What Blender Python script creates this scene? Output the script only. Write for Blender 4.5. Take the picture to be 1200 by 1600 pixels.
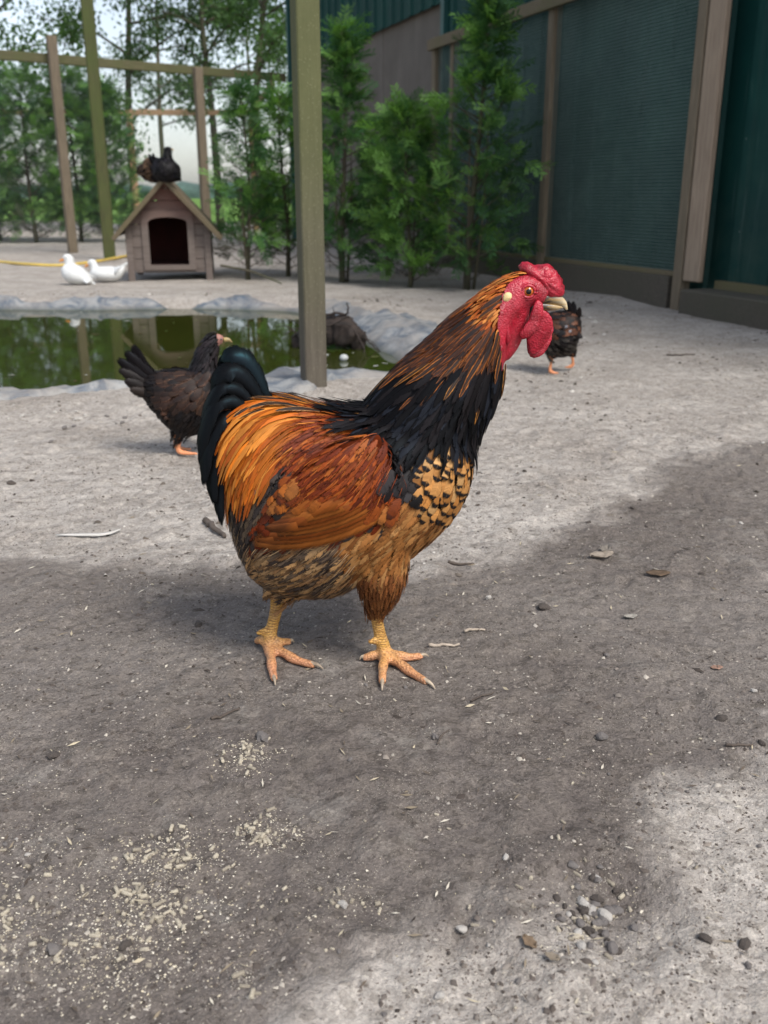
import bpy, bmesh, math, random
import numpy as np
from mathutils import Vector, Matrix
from mathutils.bvhtree import BVHTree

for _o in list(bpy.data.objects):
    bpy.data.objects.remove(_o)
SC = bpy.context.scene
COL = SC.collection
rng = np.random.default_rng(11)
random.seed(11)

# ---------------------------------------------------------------- camera
F, H, TH = 1463.0, 0.62, math.radians(18.6)      # focal length in photo pixels, eye height, downward tilt
cam = bpy.data.cameras.new('camera')
cam.sensor_fit = 'VERTICAL'
cam.sensor_height = 36.0
cam.lens = 36.0 * F / 1600.0
cam.clip_start, cam.clip_end = 0.02, 3000.0
cam.dof.use_dof = True
cam.dof.focus_distance = 1.20
cam.dof.aperture_fstop = 7.5
camo = bpy.data.objects.new('camera', cam)
COL.objects.link(camo)
camo.location = (0, 0, H)
camo.rotation_euler = (math.radians(90) - TH, 0, 0)
SC.camera = camo

# ---------------------------------------------------------------- sky, sun, exposure
SUN_EL, SUN_AZ = math.radians(52), math.radians(140)   # azimuth clockwise from +Y: behind the camera, to the right
w = bpy.data.worlds.new('World')
SC.world = w
w.use_nodes = True
_t = w.node_tree
_t.nodes.clear()
_sky = _t.nodes.new('ShaderNodeTexSky')
_sky.sky_type = 'NISHITA'
_sky.sun_disc = False
_sky.sun_elevation, _sky.sun_rotation = SUN_EL, SUN_AZ
_sky.dust_density, _sky.air_density, _sky.ozone_density = 1.85, 1.0, 1.0
_bw = _t.nodes.new('ShaderNodeRGBToBW')
_grey = _t.nodes.new('ShaderNodeMix'); _grey.data_type = 'RGBA'; _grey.inputs[0].default_value = 0.52   # cloud cover takes most of the blue
_tc = _t.nodes.new('ShaderNodeTexCoord')
_cl = _t.nodes.new('ShaderNodeTexNoise'); _cl.inputs['Scale'].default_value = 2.2; _cl.inputs['Detail'].default_value = 6
_cr = _t.nodes.new('ShaderNodeMapRange'); _cr.inputs[1].default_value = .3; _cr.inputs[2].default_value = .7; _cr.inputs[3].default_value = .8; _cr.inputs[4].default_value = 1.2
_mu = _t.nodes.new('ShaderNodeMix'); _mu.data_type = 'RGBA'; _mu.blend_type = 'MULTIPLY'; _mu.inputs[0].default_value = 1
_bg = _t.nodes.new('ShaderNodeBackground'); _bg.inputs[1].default_value = 0.15
_wo = _t.nodes.new('ShaderNodeOutputWorld')
_L = _t.links.new
_L(_sky.outputs[0], _bw.inputs[0]); _L(_sky.outputs[0], _grey.inputs[6]); _L(_bw.outputs[0], _grey.inputs[7])
_L(_tc.outputs['Generated'], _cl.inputs['Vector']); _L(_cl.outputs['Fac'], _cr.inputs[0])
_L(_grey.outputs[2], _mu.inputs[6]); _L(_cr.outputs[0], _mu.inputs[7]); _L(_mu.outputs[2], _bg.inputs[0]); _L(_bg.outputs[0], _wo.inputs[0])
sl = bpy.data.lights.new('sun', 'SUN')
sl.energy = 1.7
sl.angle = math.radians(19)
sl.color = (1.0, 0.965, 0.91)
so = bpy.data.objects.new('sun', sl)
COL.objects.link(so)
_d = Vector((math.sin(SUN_AZ) * math.cos(SUN_EL), math.cos(SUN_AZ) * math.cos(SUN_EL), math.sin(SUN_EL)))
so.rotation_euler = (-_d).to_track_quat('-Z', 'Y').to_euler()
SC.view_settings.view_transform = 'Standard'
SC.view_settings.look = 'None'
SC.view_settings.gamma = 1.0
SC.view_settings.exposure = 0.84
SC.view_settings.use_curve_mapping = False
SC.render.engine = 'CYCLES'
SC.cycles.use_denoising = True
SC.cycles.transparent_max_bounces = 24
SC.cycles.max_bounces = 8

# ---------------------------------------------------------------- helpers
def P(px, py, Y):
    """world point at depth Y seen at a photo pixel (for taking dimensions off the photograph)"""
    a = (px - 600) / F
    b = (py - 800) / F
    s = Y / (math.cos(TH) - b * math.sin(TH))
    return np.array([a * s, Y, H - s * (math.sin(TH) + b * math.cos(TH))])

def G(px, py, z=0.0):
    a = (px - 600) / F
    b = (py - 800) / F
    s = (H - z) / (math.sin(TH) + b * math.cos(TH))
    return np.array([a * s, s * (math.cos(TH) - b * math.sin(TH)), z])

def to_px(x, Y, z):
    dz = H - z
    s = Y * math.cos(TH) + dz * math.sin(TH)
    dn = -Y * math.sin(TH) + dz * math.cos(TH)
    return 600 + F * x / s, 800 + F * dn / s

def _hash(ix, iy, iz, seed):
    h = (ix * 374761393 + iy * 668265263 + iz * 2147483647 + seed * 1274126177) & 0xffffffff
    h = ((h ^ (h >> 13)) * 1274126177) & 0xffffffff
    h = (h ^ (h >> 16)) & 0xffffffff
    return h / 4294967295.0

def vnoise(x, y, z=None, seed=0):
    x = np.asarray(x, float); y = np.asarray(y, float)
    z = np.zeros_like(x) if z is None else np.asarray(z, float)
    ix, iy, iz = np.floor(x).astype(np.int64), np.floor(y).astype(np.int64), np.floor(z).astype(np.int64)
    fx, fy, fz = x - ix, y - iy, z - iz
    fx, fy, fz = [t * t * (3 - 2 * t) for t in (fx, fy, fz)]
    r = 0
    for dx in (0, 1):
        for dy in (0, 1):
            for dz in (0, 1):
                wt = (fx if dx else 1 - fx) * (fy if dy else 1 - fy) * (fz if dz else 1 - fz)
                r = r + wt * _hash(ix + dx, iy + dy, iz + dz, seed)
    return r * 2 - 1

def fbm(x, y, z=None, oct=4, seed=0):
    r, a = 0, 1.0
    for k in range(oct):
        r = r + a * vnoise(np.asarray(x) * 2 ** k, np.asarray(y) * 2 ** k, None if z is None else np.asarray(z) * 2 ** k, seed + k * 17)
        a *= 0.5
    return r

def mesh(name, v, f, uv=None, smooth=True, **attrs):
    """v (n,3); f a list of faces or an int array; attrs are point attributes (n,) or (n,3/4)"""
    me = bpy.data.meshes.new(name)
    v = np.asarray(v, np.float32)
    if isinstance(f, np.ndarray):
        k = f.shape[1]
        me.vertices.add(len(v)); me.vertices.foreach_set('co', v.ravel())
        me.loops.add(f.size); me.loops.foreach_set('vertex_index', f.astype(np.int32).ravel())
        me.polygons.add(len(f))
        me.polygons.foreach_set('loop_start', np.arange(0, f.size, k, dtype=np.int32))
        me.update(calc_edges=True)
    else:
        me.from_pydata([tuple(p) for p in v.tolist()], [], [tuple(int(i) for i in q) for q in f])
        me.update()
    if smooth and len(me.polygons):
        me.polygons.foreach_set('use_smooth', np.ones(len(me.polygons), bool))
    if uv is not None:
        ul = me.uv_layers.new(name='UVMap')
        li = np.empty(len(me.loops), np.int32); me.loops.foreach_get('vertex_index', li)
        ul.data.foreach_set('uv', np.asarray(uv, np.float32)[li].ravel())
    for k, a in attrs.items():
        a = np.asarray(a, np.float32)
        if a.ndim == 1:
            at = me.attributes.new(k, 'FLOAT', 'POINT'); at.data.foreach_set('value', a)
        else:
            if a.shape[1] == 3:
                a = np.hstack([a, np.ones((len(a), 1), np.float32)])
            at = me.attributes.new(k, 'FLOAT_COLOR', 'POINT'); at.data.foreach_set('color', a.ravel())
    return me

def obj(name, me, mat=None, parent=None, loc=None):
    o = bpy.data.objects.new(name, me)
    COL.objects.link(o)
    if mat is not None and me is not None and len(me.materials) == 0:
        me.materials.append(mat)
    if parent is not None:
        o.parent = parent
    if loc is not None:
        o.location = loc
    return o

def tag(o, label=None, cat=None, group=None, kind=None):
    if label: o['label'] = label
    if cat: o['category'] = cat
    if group: o['group'] = group
    if kind: o['kind'] = kind
    return o

def empty(name, loc, label, cat, group=None):
    o = bpy.data.objects.new(name, None)
    COL.objects.link(o)
    o.location = tuple(loc)
    o.empty_display_size = .05
    return tag(o, label, cat, group)

class MB:
    """collects boxes and tubes into one mesh"""
    def __init__(s): s.v = []; s.f = []
    def add(s, v, f):
        n = len(s.v); s.v += [tuple(map(float, p)) for p in v]; s.f += [tuple(i + n for i in q) for q in f]; return s
    def box(s, c, sz, axes=None, bev=0.0):
        ax = np.eye(3) if axes is None else np.asarray(axes, float)
        hx, hy, hz = np.asarray(sz) / 2
        if bev <= 0:
            q = [(-1, -1, -1), (1, -1, -1), (1, 1, -1), (-1, 1, -1), (-1, -1, 1), (1, -1, 1), (1, 1, 1), (-1, 1, 1)]
            v = [np.asarray(c) + a * hx * ax[0] + b * hy * ax[1] + g * hz * ax[2] for a, b, g in q]
            return s.add(v, [(0, 3, 2, 1), (4, 5, 6, 7), (0, 1, 5, 4), (1, 2, 6, 5), (2, 3, 7, 6), (3, 0, 4, 7)])
        b = min(bev, hx * .9, hy * .9, hz * .9)
        bm = bmesh.new()
        bmesh.ops.create_cube(bm, size=1)
        for vv in bm.verts:
            vv.co = (vv.co.x * 2 * hx, vv.co.y * 2 * hy, vv.co.z * 2 * hz)
        bmesh.ops.bevel(bm, geom=list(bm.edges), offset=b, segments=1, affect='EDGES')
        bm.verts.index_update()
        v = [np.asarray(c) + p.co.x * ax[0] + p.co.y * ax[1] + p.co.z * ax[2] for p in bm.verts]
        f = [[p.index for p in q.verts] for q in bm.faces]
        bm.free()
        return s.add(v, f)
    def tube(s, pts, r, n=8):
        v, f = tube_vf(pts, r, n)
        return s.add(v, f)
    def mesh(s, name, smooth=False): return mesh(name, np.array(s.v), s.f, smooth=smooth)

def tube_vf(pts, r, n=8, rw=None, ref=None, fixed_t=None):
    """closed tube round a path; r in the plane across ref, rw along ref"""
    pts = np.asarray(pts, float)
    m = len(pts)
    r = np.full(m, r, float) if np.isscalar(r) else np.asarray(r, float)
    rw = r if rw is None else np.asarray(rw, float)
    T = np.gradient(pts, axis=0)
    T /= np.linalg.norm(T, axis=1)[:, None] + 1e-12
    if fixed_t is not None:
        T = np.tile(np.asarray(fixed_t, float), (m, 1))
    R = np.array([0, 0, 1.0]) if ref is None else np.asarray(ref, float)
    v = []
    for i in range(m):
        rr = R if abs(T[i] @ R) < .95 else np.array([1.0, 0.1, 0])
        a = rr - T[i] * (rr @ T[i]); a /= np.linalg.norm(a)
        b = np.cross(T[i], a)
        for k in range(n):
            th = 2 * math.pi * k / n
            v.append(pts[i] + a * rw[i] * math.cos(th) + b * r[i] * math.sin(th))
    f = [(i * n + k, i * n + (k + 1) % n, (i + 1) * n + (k + 1) % n, (i + 1) * n + k) for i in range(m - 1) for k in range(n)]
    v += [pts[0], pts[-1]]
    f += [(m * n, (k + 1) % n, k) for k in range(n)] + [(m * n + 1, (m - 1) * n + k, (m - 1) * n + (k + 1) % n) for k in range(n)]
    return v, f

def spline(pts, n):
    pts = np.asarray(pts, float)
    p = np.vstack([2 * pts[0] - pts[1], pts, 2 * pts[-1] - pts[-2]])
    out = []
    m = len(pts) - 1
    for t in np.linspace(0, m - 1e-9, n):
        i = int(t); u = t - i
        a, b, c, d = p[i], p[i + 1], p[i + 2], p[i + 3]
        out.append(.5 * (2 * b + (c - a) * u + (2 * a - 5 * b + 4 * c - d) * u * u + (3 * b - a - 3 * c + d) * u ** 3))
    return np.array(out)

# ---------------------------------------------------------------- materials
def srgb(r, g, b):
    return tuple((c / 255 / 12.92 if c / 255 <= .04045 else ((c / 255 + .055) / 1.055) ** 2.4) for c in (r, g, b)) + (1.0,)

class NT:
    def __init__(s, name):
        s.m = bpy.data.materials.new(name); s.m.use_nodes = True
        s.t = s.m.node_tree; s.t.nodes.clear()
        s.out = s.n('OutputMaterial')
    def n(s, typ, **kw):
        nd = s.t.nodes.new('ShaderNode' + typ)
        for k, v in kw.items(): setattr(nd, k, v)
        return nd
    def l(s, a, b):
        s.t.links.new(a, b)
    def put(s, sock, val):
        if isinstance(val, bpy.types.NodeSocket): s.l(val, sock)
        else: sock.default_value = val
    def co(s, kind='Object'):
        return s.n('TexCoord').outputs[kind]
    def noise(s, vec, scale, detail=4, rough=.55, dist=0, out='Fac'):
        nd = s.n('TexNoise'); s.put(nd.inputs['Vector'], vec)
        nd.inputs['Scale'].default_value = scale; nd.inputs['Detail'].default_value = detail
        nd.inputs['Roughness'].default_value = rough; nd.inputs['Distortion'].default_value = dist
        return nd.outputs[out]
    def vor(s, vec, scale, out='Distance', feature='F1'):
        nd = s.n('TexVoronoi', feature=feature); s.put(nd.inputs['Vector'], vec); nd.inputs['Scale'].default_value = scale
        return nd.outputs[out]
    def scale(s, vec, sc):
        nd = s.n('Mapping'); s.put(nd.inputs['Vector'], vec); nd.inputs['Scale'].default_value = sc
        return nd.outputs[0]
    def rng(s, x, a, b, c=0.0, d=1.0, smooth=False):
        nd = s.n('MapRange', interpolation_type='SMOOTHSTEP' if smooth else 'LINEAR')
        s.put(nd.inputs[0], x)
        for i, q in enumerate((a, b, c, d)): s.put(nd.inputs[i + 1], q)
        return nd.outputs[0]
    def math(s, op, a, b=0.0, c=0.0):
        nd = s.n('Math', operation=op)
        s.put(nd.inputs[0], a); s.put(nd.inputs[1], b); s.put(nd.inputs[2], c)
        return nd.outputs[0]
    def mix(s, fac, a, b, blend='MIX'):
        nd = s.n('Mix', data_type='RGBA', blend_type=blend)
        s.put(nd.inputs[0], fac); s.put(nd.inputs[6], a); s.put(nd.inputs[7], b)
        return nd.outputs[2]
    def attr(s, name, out='Color'):
        return s.n('Attribute', attribute_name=name).outputs[out]
    def bump(s, h, strength=.5, dist=.01, normal=None):
        nd = s.n('Bump'); s.put(nd.inputs['Height'], h)
        nd.inputs['Strength'].default_value = strength; nd.inputs['Distance'].default_value = dist
        if normal is not None: s.l(normal, nd.inputs['Normal'])
        return nd.outputs[0]
    def bsdf(s, color, rough=.8, normal=None, **kw):
        nd = s.n('BsdfPrincipled')
        s.put(nd.inputs['Base Color'], color); s.put(nd.inputs['Roughness'], rough)
        if normal is not None: s.l(normal, nd.inputs['Normal'])
        for k, v in kw.items(): s.put(nd.inputs[k.replace('_', ' ')], v)
        return nd.outputs[0]
    def done(s, sh):
        s.l(sh, s.out.inputs['Surface']); return s.m

def plain(name, col, rough=.8, var=.25, scale=30, bump=.3, bdist=.002, stretch=(1, 1, 1), col2=None, **kw):
    t = NT(name)
    co = t.scale(t.co(), stretch)
    n = t.noise(co, scale, 5, .6)
    n2 = t.noise(co, scale * .17, 3)
    c2 = col2 or tuple(c * (1 - var) for c in col[:3]) + (1,)
    f = t.rng(t.math('ADD', n, n2), .75, 1.25)
    c = t.mix(f, c2, tuple(min(1, c * (1 + var * .6)) for c in col[:3]) + (1,))
    return t.done(t.bsdf(c, rough, t.bump(n, bump, bdist), **kw))

def wood(name, col, dark, moss=None, axis=2, scale=1.0, rough=.85):
    """weathered timber: grain along one axis, stains, optional green algae"""
    t = NT(name)
    co = t.co()
    st = [14, 14, 14]; st[axis] = .9
    g = t.noise(t.scale(co, tuple(q * scale for q in st)), 6, 6, .65, .4)
    big = t.noise(co, 2.3 * scale, 4)
    c = t.mix(t.rng(g, .32, .68), dark, col)
    c = t.mix(t.rng(big, .35, .7, 0, .45), c, tuple(q * .55 for q in col[:3]) + (1,))
    if moss:
        c = t.mix(t.rng(t.noise(co, 1.6 * scale, 5, .7), .38, .6, 0, .75), c, moss)
    sp = t.rng(t.vor(co, 40 * scale), .08, .02, 0, .5)
    c = t.mix(sp, c, tuple(q * .4 for q in dark[:3]) + (1,))
    return t.done(t.bsdf(c, rough, t.bump(g, .5, .003)))
# ================================================================ the setting
# ---- ground heights
POND = np.array([(-4.2, 3.35), (-2.6, 3.05), (-1.75, 3.18), (-1.3, 3.14), (-.9, 3.22), (-.55, 3.36), (-.3, 3.5), (0, 3.5), (.10, 3.66),
                 (.06, 3.98), (-.06, 4.4), (-.2, 5.02), (-.36, 5.45), (-.62, 5.74), (-1.2, 5.86), (-1.8, 5.80), (-2.4, 5.82), (-3.4, 5.7), (-4.3, 5.2), (-4.8, 4.2)])
def closed_curve(pts, n):
    p = np.vstack([pts[-2:], pts, pts[:2]])
    c = spline(np.hstack([p, np.zeros((len(p), 1))]), 1600)[:, :2]
    d = np.linalg.norm(c - pts[0], axis=1)
    i0 = int(np.argmin(d[:800])); i1 = 800 + int(np.argmin(d[800:]))
    c = c[i0:i1]
    s = np.r_[0, np.cumsum(np.linalg.norm(np.diff(c, axis=0), axis=1))]
    t = np.linspace(0, s[-1], n, endpoint=False)
    return np.c_[np.interp(t, s, c[:, 0]), np.interp(t, s, c[:, 1])]
PC = closed_curve(POND, 220)
def pond_sd(x, y):
    x = np.asarray(x, float); y = np.asarray(y, float)
    sh = x.shape; x = x.ravel(); y = y.ravel()
    out = np.full(x.shape, 9.0)
    near = (x > -6) & (x < 1.6) & (y > 2) & (y < 7.2)
    X, Yy = x[near], y[near]
    dmin = np.full(X.shape, 9.0); ins = np.zeros(X.shape, bool)
    for i in range(len(PC)):
        a, b = PC[i], PC[(i + 1) % len(PC)]
        e = b - a
        u = np.clip(((X - a[0]) * e[0] + (Yy - a[1]) * e[1]) / (e @ e), 0, 1)
        dmin = np.minimum(dmin, np.hypot(X - a[0] - u * e[0], Yy - a[1] - u * e[1]))
        c = ((a[1] > Yy) != (b[1] > Yy))
        if c.any():
            ins ^= c & (X < (b[0] - a[0]) * (Yy - a[1]) / (b[1] - a[1] + 1e-12) + a[0])
    out[near] = np.where(ins, -dmin, dmin)
    return out.reshape(sh)

WALL_A = np.array([1.70, 5.5]); WU = np.array([-.3552, .9348]); WN = np.array([-.9348, -.3552])   # the barn's long wall: origin, direction, side facing the yard
# outline of the darker soil patch in the yard, in metres
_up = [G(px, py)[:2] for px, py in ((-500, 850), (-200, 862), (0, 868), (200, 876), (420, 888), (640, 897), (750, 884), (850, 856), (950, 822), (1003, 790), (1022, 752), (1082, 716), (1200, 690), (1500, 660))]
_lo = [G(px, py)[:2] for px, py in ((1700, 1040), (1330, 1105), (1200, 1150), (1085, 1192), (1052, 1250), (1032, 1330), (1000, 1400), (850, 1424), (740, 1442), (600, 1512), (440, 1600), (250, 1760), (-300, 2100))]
DARK_PATCH = np.array(_up + _lo)
def poly_sd(poly, x, y):
    x = np.asarray(x, float); y = np.asarray(y, float)
    dmin = np.full(x.shape, 99.0); ins = np.zeros(x.shape, bool)
    for i in range(len(poly)):
        a, b = poly[i], poly[(i + 1) % len(poly)]
        e = b - a
        u = np.clip(((x - a[0]) * e[0] + (y - a[1]) * e[1]) / (e @ e + 1e-12), 0, 1)
        dmin = np.minimum(dmin, np.hypot(x - a[0] - u * e[0], y - a[1] - u * e[1]))
        ins ^= ((a[1] > y) != (b[1] > y)) & (x < (b[0] - a[0]) * (y - a[1]) / (b[1] - a[1] + 1e-12) + a[0])
    return np.where(ins, -dmin, dmin)

PIT = G(940, 1425)[:2]
POSTP = G(489, 613)[:2] + np.array([0, .045])
def gz(x, y):
    x = np.asarray(x, float); y = np.asarray(y, float)
    near = np.exp(-((x ** 2 + (y - 1.2) ** 2) / .8))
    far = np.clip((y - 1.6) / 2, 0, 1)
    z = .014 * far * fbm(x * .9 + 3, y * .9, oct=3, seed=5) * np.clip(30 / (y + 1), 0, 1)
    z = z + .0045 * fbm(x * 3.1, y * 3.1, oct=3, seed=9)
    z = z + .006 * far * np.maximum(0, fbm(x * 5, y * 5, oct=3, seed=31)) * np.clip(8 / (y + .1), 0, 1)
    lod = np.clip(4.0 / (np.abs(y) + .2) - .55, 0, 1)
    z = z + np.clip((y - 1.5) / .8, 0, 1) * lod * (.0055 * np.maximum(0, fbm(x * 17, y * 17, oct=3, seed=61)) + .004 * np.maximum(0, vnoise(x * 48, y * 48, seed=62) - .3))
    z = z + lod * (.0065 * np.maximum(0, fbm(x * 14, y * 14, oct=3, seed=2)) + .0022 * fbm(x * 45, y * 45, oct=3, seed=4) + .0022 * np.maximum(0, vnoise(x * 95, y * 95, seed=8) - .15))
    if x.size > 1000:
        z = z + scratches(x, y)
    z = z - .012 * np.exp(-(((x - PIT[0]) ** 2 + (y - PIT[1]) ** 2) / .0032)) + .005 * np.exp(-((np.hypot(x - PIT[0], y - PIT[1]) - .085) / .02) ** 2)
    z = z + .014 * np.exp(-(np.hypot(x - POSTP[0], y - POSTP[1]) / .075) ** 2)
    sd = pond_sd(x, y)
    z = z * np.clip((sd + .1) / .3, .15, 1) + np.interp(sd, [-.6, -.3, -.1, 0, .10, .22, .5], [-.42, -.28, -.10, -.045, .012, .02, 0])
    # earth heaped against the foot of the barn
    dw = (x - WALL_A[0]) * WN[0] + (y - WALL_A[1]) * WN[1]
    tw = (x - WALL_A[0]) * WU[0] + (y - WALL_A[1]) * WU[1]
    z = z + np.where((tw > -3) & (tw < 8.6), .03 * np.exp(-(np.clip(dw, 0, 9) / .35) ** 2) * (.6 + .6 * vnoise(tw * 1.7, dw * 2, seed=3)), 0)
    return z
_sr = random.Random(5)
SCR = [(_sr.uniform(-1.2, 1.3), _sr.uniform(.55, 3.0), _sr.uniform(0, 3.14), _sr.uniform(.015, .06), _sr.uniform(.004, .012), _sr.uniform(.002, .006)) for _ in range(170)]
def scratches(x, y):
    # claw scrapes and trodden dents, each with a little heap of thrown soil at its end
    z = np.zeros_like(x)
    for cx, cy, a, L, W_, dp_ in SCR:
        if np.hypot(cx, cy - 1.19) < .12: continue
        m = (np.abs(x - cx) < .16) & (np.abs(y - cy) < .16)
        if not m.any(): continue
        dx, dy = x[m] - cx, y[m] - cy
        u = dx * math.cos(a) + dy * math.sin(a); v_ = -dx * math.sin(a) + dy * math.cos(a)
        z[m] += -dp_ * np.exp(-(u / L) ** 2 - (v_ / W_) ** 2) + .8 * dp_ * np.exp(-((u - L * 1.2) / (L * .35)) ** 2 - (v_ / (W_ * 1.6)) ** 2) + .35 * dp_ * np.exp(-(u / L) ** 2 - ((np.abs(v_) - W_ * 1.7) / (W_ * .6)) ** 2)
    return z
def gz1(x, y): return float(gz(np.array([x]), np.array([y]))[0])

def grow_axis(a, b, step, lo, hi, rate, slow, knee):
    c = list(np.arange(a, b, step))
    s = step; q = c[-1]
    while q < hi:
        s *= slow if q < knee else rate; q += s; c.append(q)
    s = step; q = c[0]; pre = []
    while q > lo:
        s *= slow if q > -knee and lo < -100 else rate; q -= s; pre.append(q)
    return np.array(pre[::-1] + c)
gx = grow_axis(-.95, .95, .0054, -900, 900, 1.07, 1.012, 2.6)
gy = grow_axis(.42, 2.2, .0054, -60, 1500, 1.06, 1.011, 6.0)
GX, GY = np.meshgrid(gx, gy)
GZ = gz(GX, GY)
damp = poly_sd(DARK_PATCH, GX, GY) + .05 * fbm(GX * 6, GY * 6, oct=4, seed=40) + .02 * fbm(GX * 25, GY * 25, oct=2, seed=41)  # mask of the darker soil patch, its edge broken up by noise
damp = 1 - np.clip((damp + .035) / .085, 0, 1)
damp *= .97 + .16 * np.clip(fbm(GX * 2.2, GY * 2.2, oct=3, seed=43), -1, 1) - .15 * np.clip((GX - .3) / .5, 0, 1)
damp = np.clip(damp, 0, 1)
green = np.clip((GY - 24 + 3 * fbm(GX * .3, GY * .3, oct=2, seed=6)) / 2, 0, 1)
nx, ny = len(gx), len(gy)
idx = np.arange(nx * ny).reshape(ny, nx)
gf = np.stack([idx[:-1, :-1], idx[:-1, 1:], idx[1:, 1:], idx[1:, :-1]], -1).reshape(-1, 4)

t = NT('soil')
co = t.co()
n1 = t.noise(co, 3.2, 8, .68)
n2 = t.noise(co, 26, 6, .7)
n3 = t.noise(co, 170, 4, .7)
n4 = t.noise(co, 700, 2, .6)
dry = t.mix(t.rng(n1, .32, .68), srgb(158, 149, 140), srgb(196, 188, 179))  # paler soil tone, used outside the patch outline
dry = t.mix(t.rng(n2, .4, .72, 0, .55), dry, srgb(112, 104, 96))
dry = t.mix(t.rng(n3, .5, .75, 0, .6), dry, srgb(186, 180, 170))
wet = t.mix(t.rng(n1, .3, .7), srgb(97, 89, 84), srgb(118, 110, 104))  # darker soil tone, used inside the patch outline
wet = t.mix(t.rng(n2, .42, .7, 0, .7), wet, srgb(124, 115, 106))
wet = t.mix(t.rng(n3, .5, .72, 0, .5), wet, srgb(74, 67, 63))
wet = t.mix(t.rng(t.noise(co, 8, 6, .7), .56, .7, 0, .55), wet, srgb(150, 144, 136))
dm = t.attr('damp', 'Fac')  # mask of the darker soil patch
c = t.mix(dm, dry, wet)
# single grains, lighter and darker, at two sizes
gbw = t.n('RGBToBW'); t.l(t.vor(co, 330, 'Color'), gbw.inputs[0])
gb2 = t.n('RGBToBW'); t.l(t.vor(t.scale(co, (1, 1.3, 1)), 95, 'Color'), gb2.inputs[0])
c = t.mix(t.rng(gbw.outputs[0], .55, .95, 0, .5), c, t.mix(1, c, (1.5, 1.5, 1.48, 1), 'MULTIPLY'))
c = t.mix(t.rng(gbw.outputs[0], .42, .1, 0, .42), c, t.mix(1, c, (.45, .44, .43, 1), 'MULTIPLY'))
c = t.mix(t.rng(gb2.outputs[0], .30, .2, 0, .55), c, t.mix(1, c, (.55, .54, .52, 1), 'MULTIPLY'))
c = t.mix(t.rng(gb2.outputs[0], .72, .8, 0, .4), c, t.mix(1, c, (1.35, 1.35, 1.33, 1), 'MULTIPLY'))
# crumbs, chaff and small pale or dark specks
for sc_, th, cc, am in ((420, .13, srgb(205, 197, 180), .8), (640, .15, srgb(50, 45, 42), .75), (180, .07, srgb(190, 183, 172), .7)):
    vd = t.vor(co, sc_)
    keep = t.rng(t.noise(co, 9 if sc_ != 640 else 14, 4, .6), .44, .6)
    c = t.mix(t.math('MULTIPLY', t.rng(vd, th * 1.5, th, 0, am), keep), c, cc)
grass = t.mix(t.noise(co, .6, 5, .7), srgb(70, 110, 40), srgb(120, 150, 70))
c = t.mix(t.attr('green', 'Fac'), c, grass)
h = t.math('ADD', t.math('MULTIPLY', n2, 1.6), t.math('ADD', t.math('MULTIPLY', n3, .7), t.math('MULTIPLY', n4, .25)))
h = t.math('ADD', h, t.math('ADD', t.math('MULTIPLY', gbw.outputs[0], .35), t.math('MULTIPLY', gb2.outputs[0], .5)))
M_SOIL = t.done(t.bsdf(c, .95, t.bump(h, .8, .008), Specular_IOR_Level=.2))
ground = obj('ground', mesh('ground', np.c_[GX.ravel(), GY.ravel(), GZ.ravel()], gf, damp=damp.ravel(), green=green.ravel()), M_SOIL)  # damp attribute: mask of the darker soil patch
tag(ground, kind='structure')

# ---- pond water and its liner
t = NT('pond_water')
co = t.co()
wc = t.mix(t.noise(co, 2.5, 4), srgb(40, 46, 14), srgb(54, 60, 22))
fl = t.math('MULTIPLY', t.rng(t.vor(co, 16), .05, .03), t.rng(t.noise(co, 4, 2), .55, .62))
wc = t.mix(fl, wc, srgb(180, 185, 170))
M_WATER = t.done(t.bsdf(wc, .03, t.bump(t.noise(t.scale(co, (1, .6, 1)), 7, 2), .03, .01), IOR=1.36))
WZ = -.035
wv = np.vstack([np.c_[PC * 1.0, np.full(len(PC), WZ)]])
cen = PC.mean(0)
ring2 = cen + (PC - cen) * .5
wv = np.vstack([wv, np.c_[ring2, np.full(len(PC), WZ)], [[cen[0], cen[1], WZ]]])
# pushed out a hand's width so that the bank, not the sheet's edge, draws the waterline
nrm = np.c_[np.roll(PC, -1, 0)[:, 1] - np.roll(PC, 1, 0)[:, 1], -(np.roll(PC, -1, 0)[:, 0] - np.roll(PC, 1, 0)[:, 0])]
nrm /= np.linalg.norm(nrm, axis=1)[:, None]
if pond_sd(*(PC[20:21] + nrm[20:21] * .1).T)[0] < 0: nrm = -nrm
wv[:len(PC), :2] += nrm * .06
k = len(PC)
wf = [(i, (i + 1) % k, k + (i + 1) % k, k + i) for i in range(k)] + [(k + i, k + (i + 1) % k, 2 * k) for i in range(k)]
water = tag(obj('pond_water', mesh('pond_water', wv, wf, smooth=True), M_WATER), kind='structure')

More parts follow.
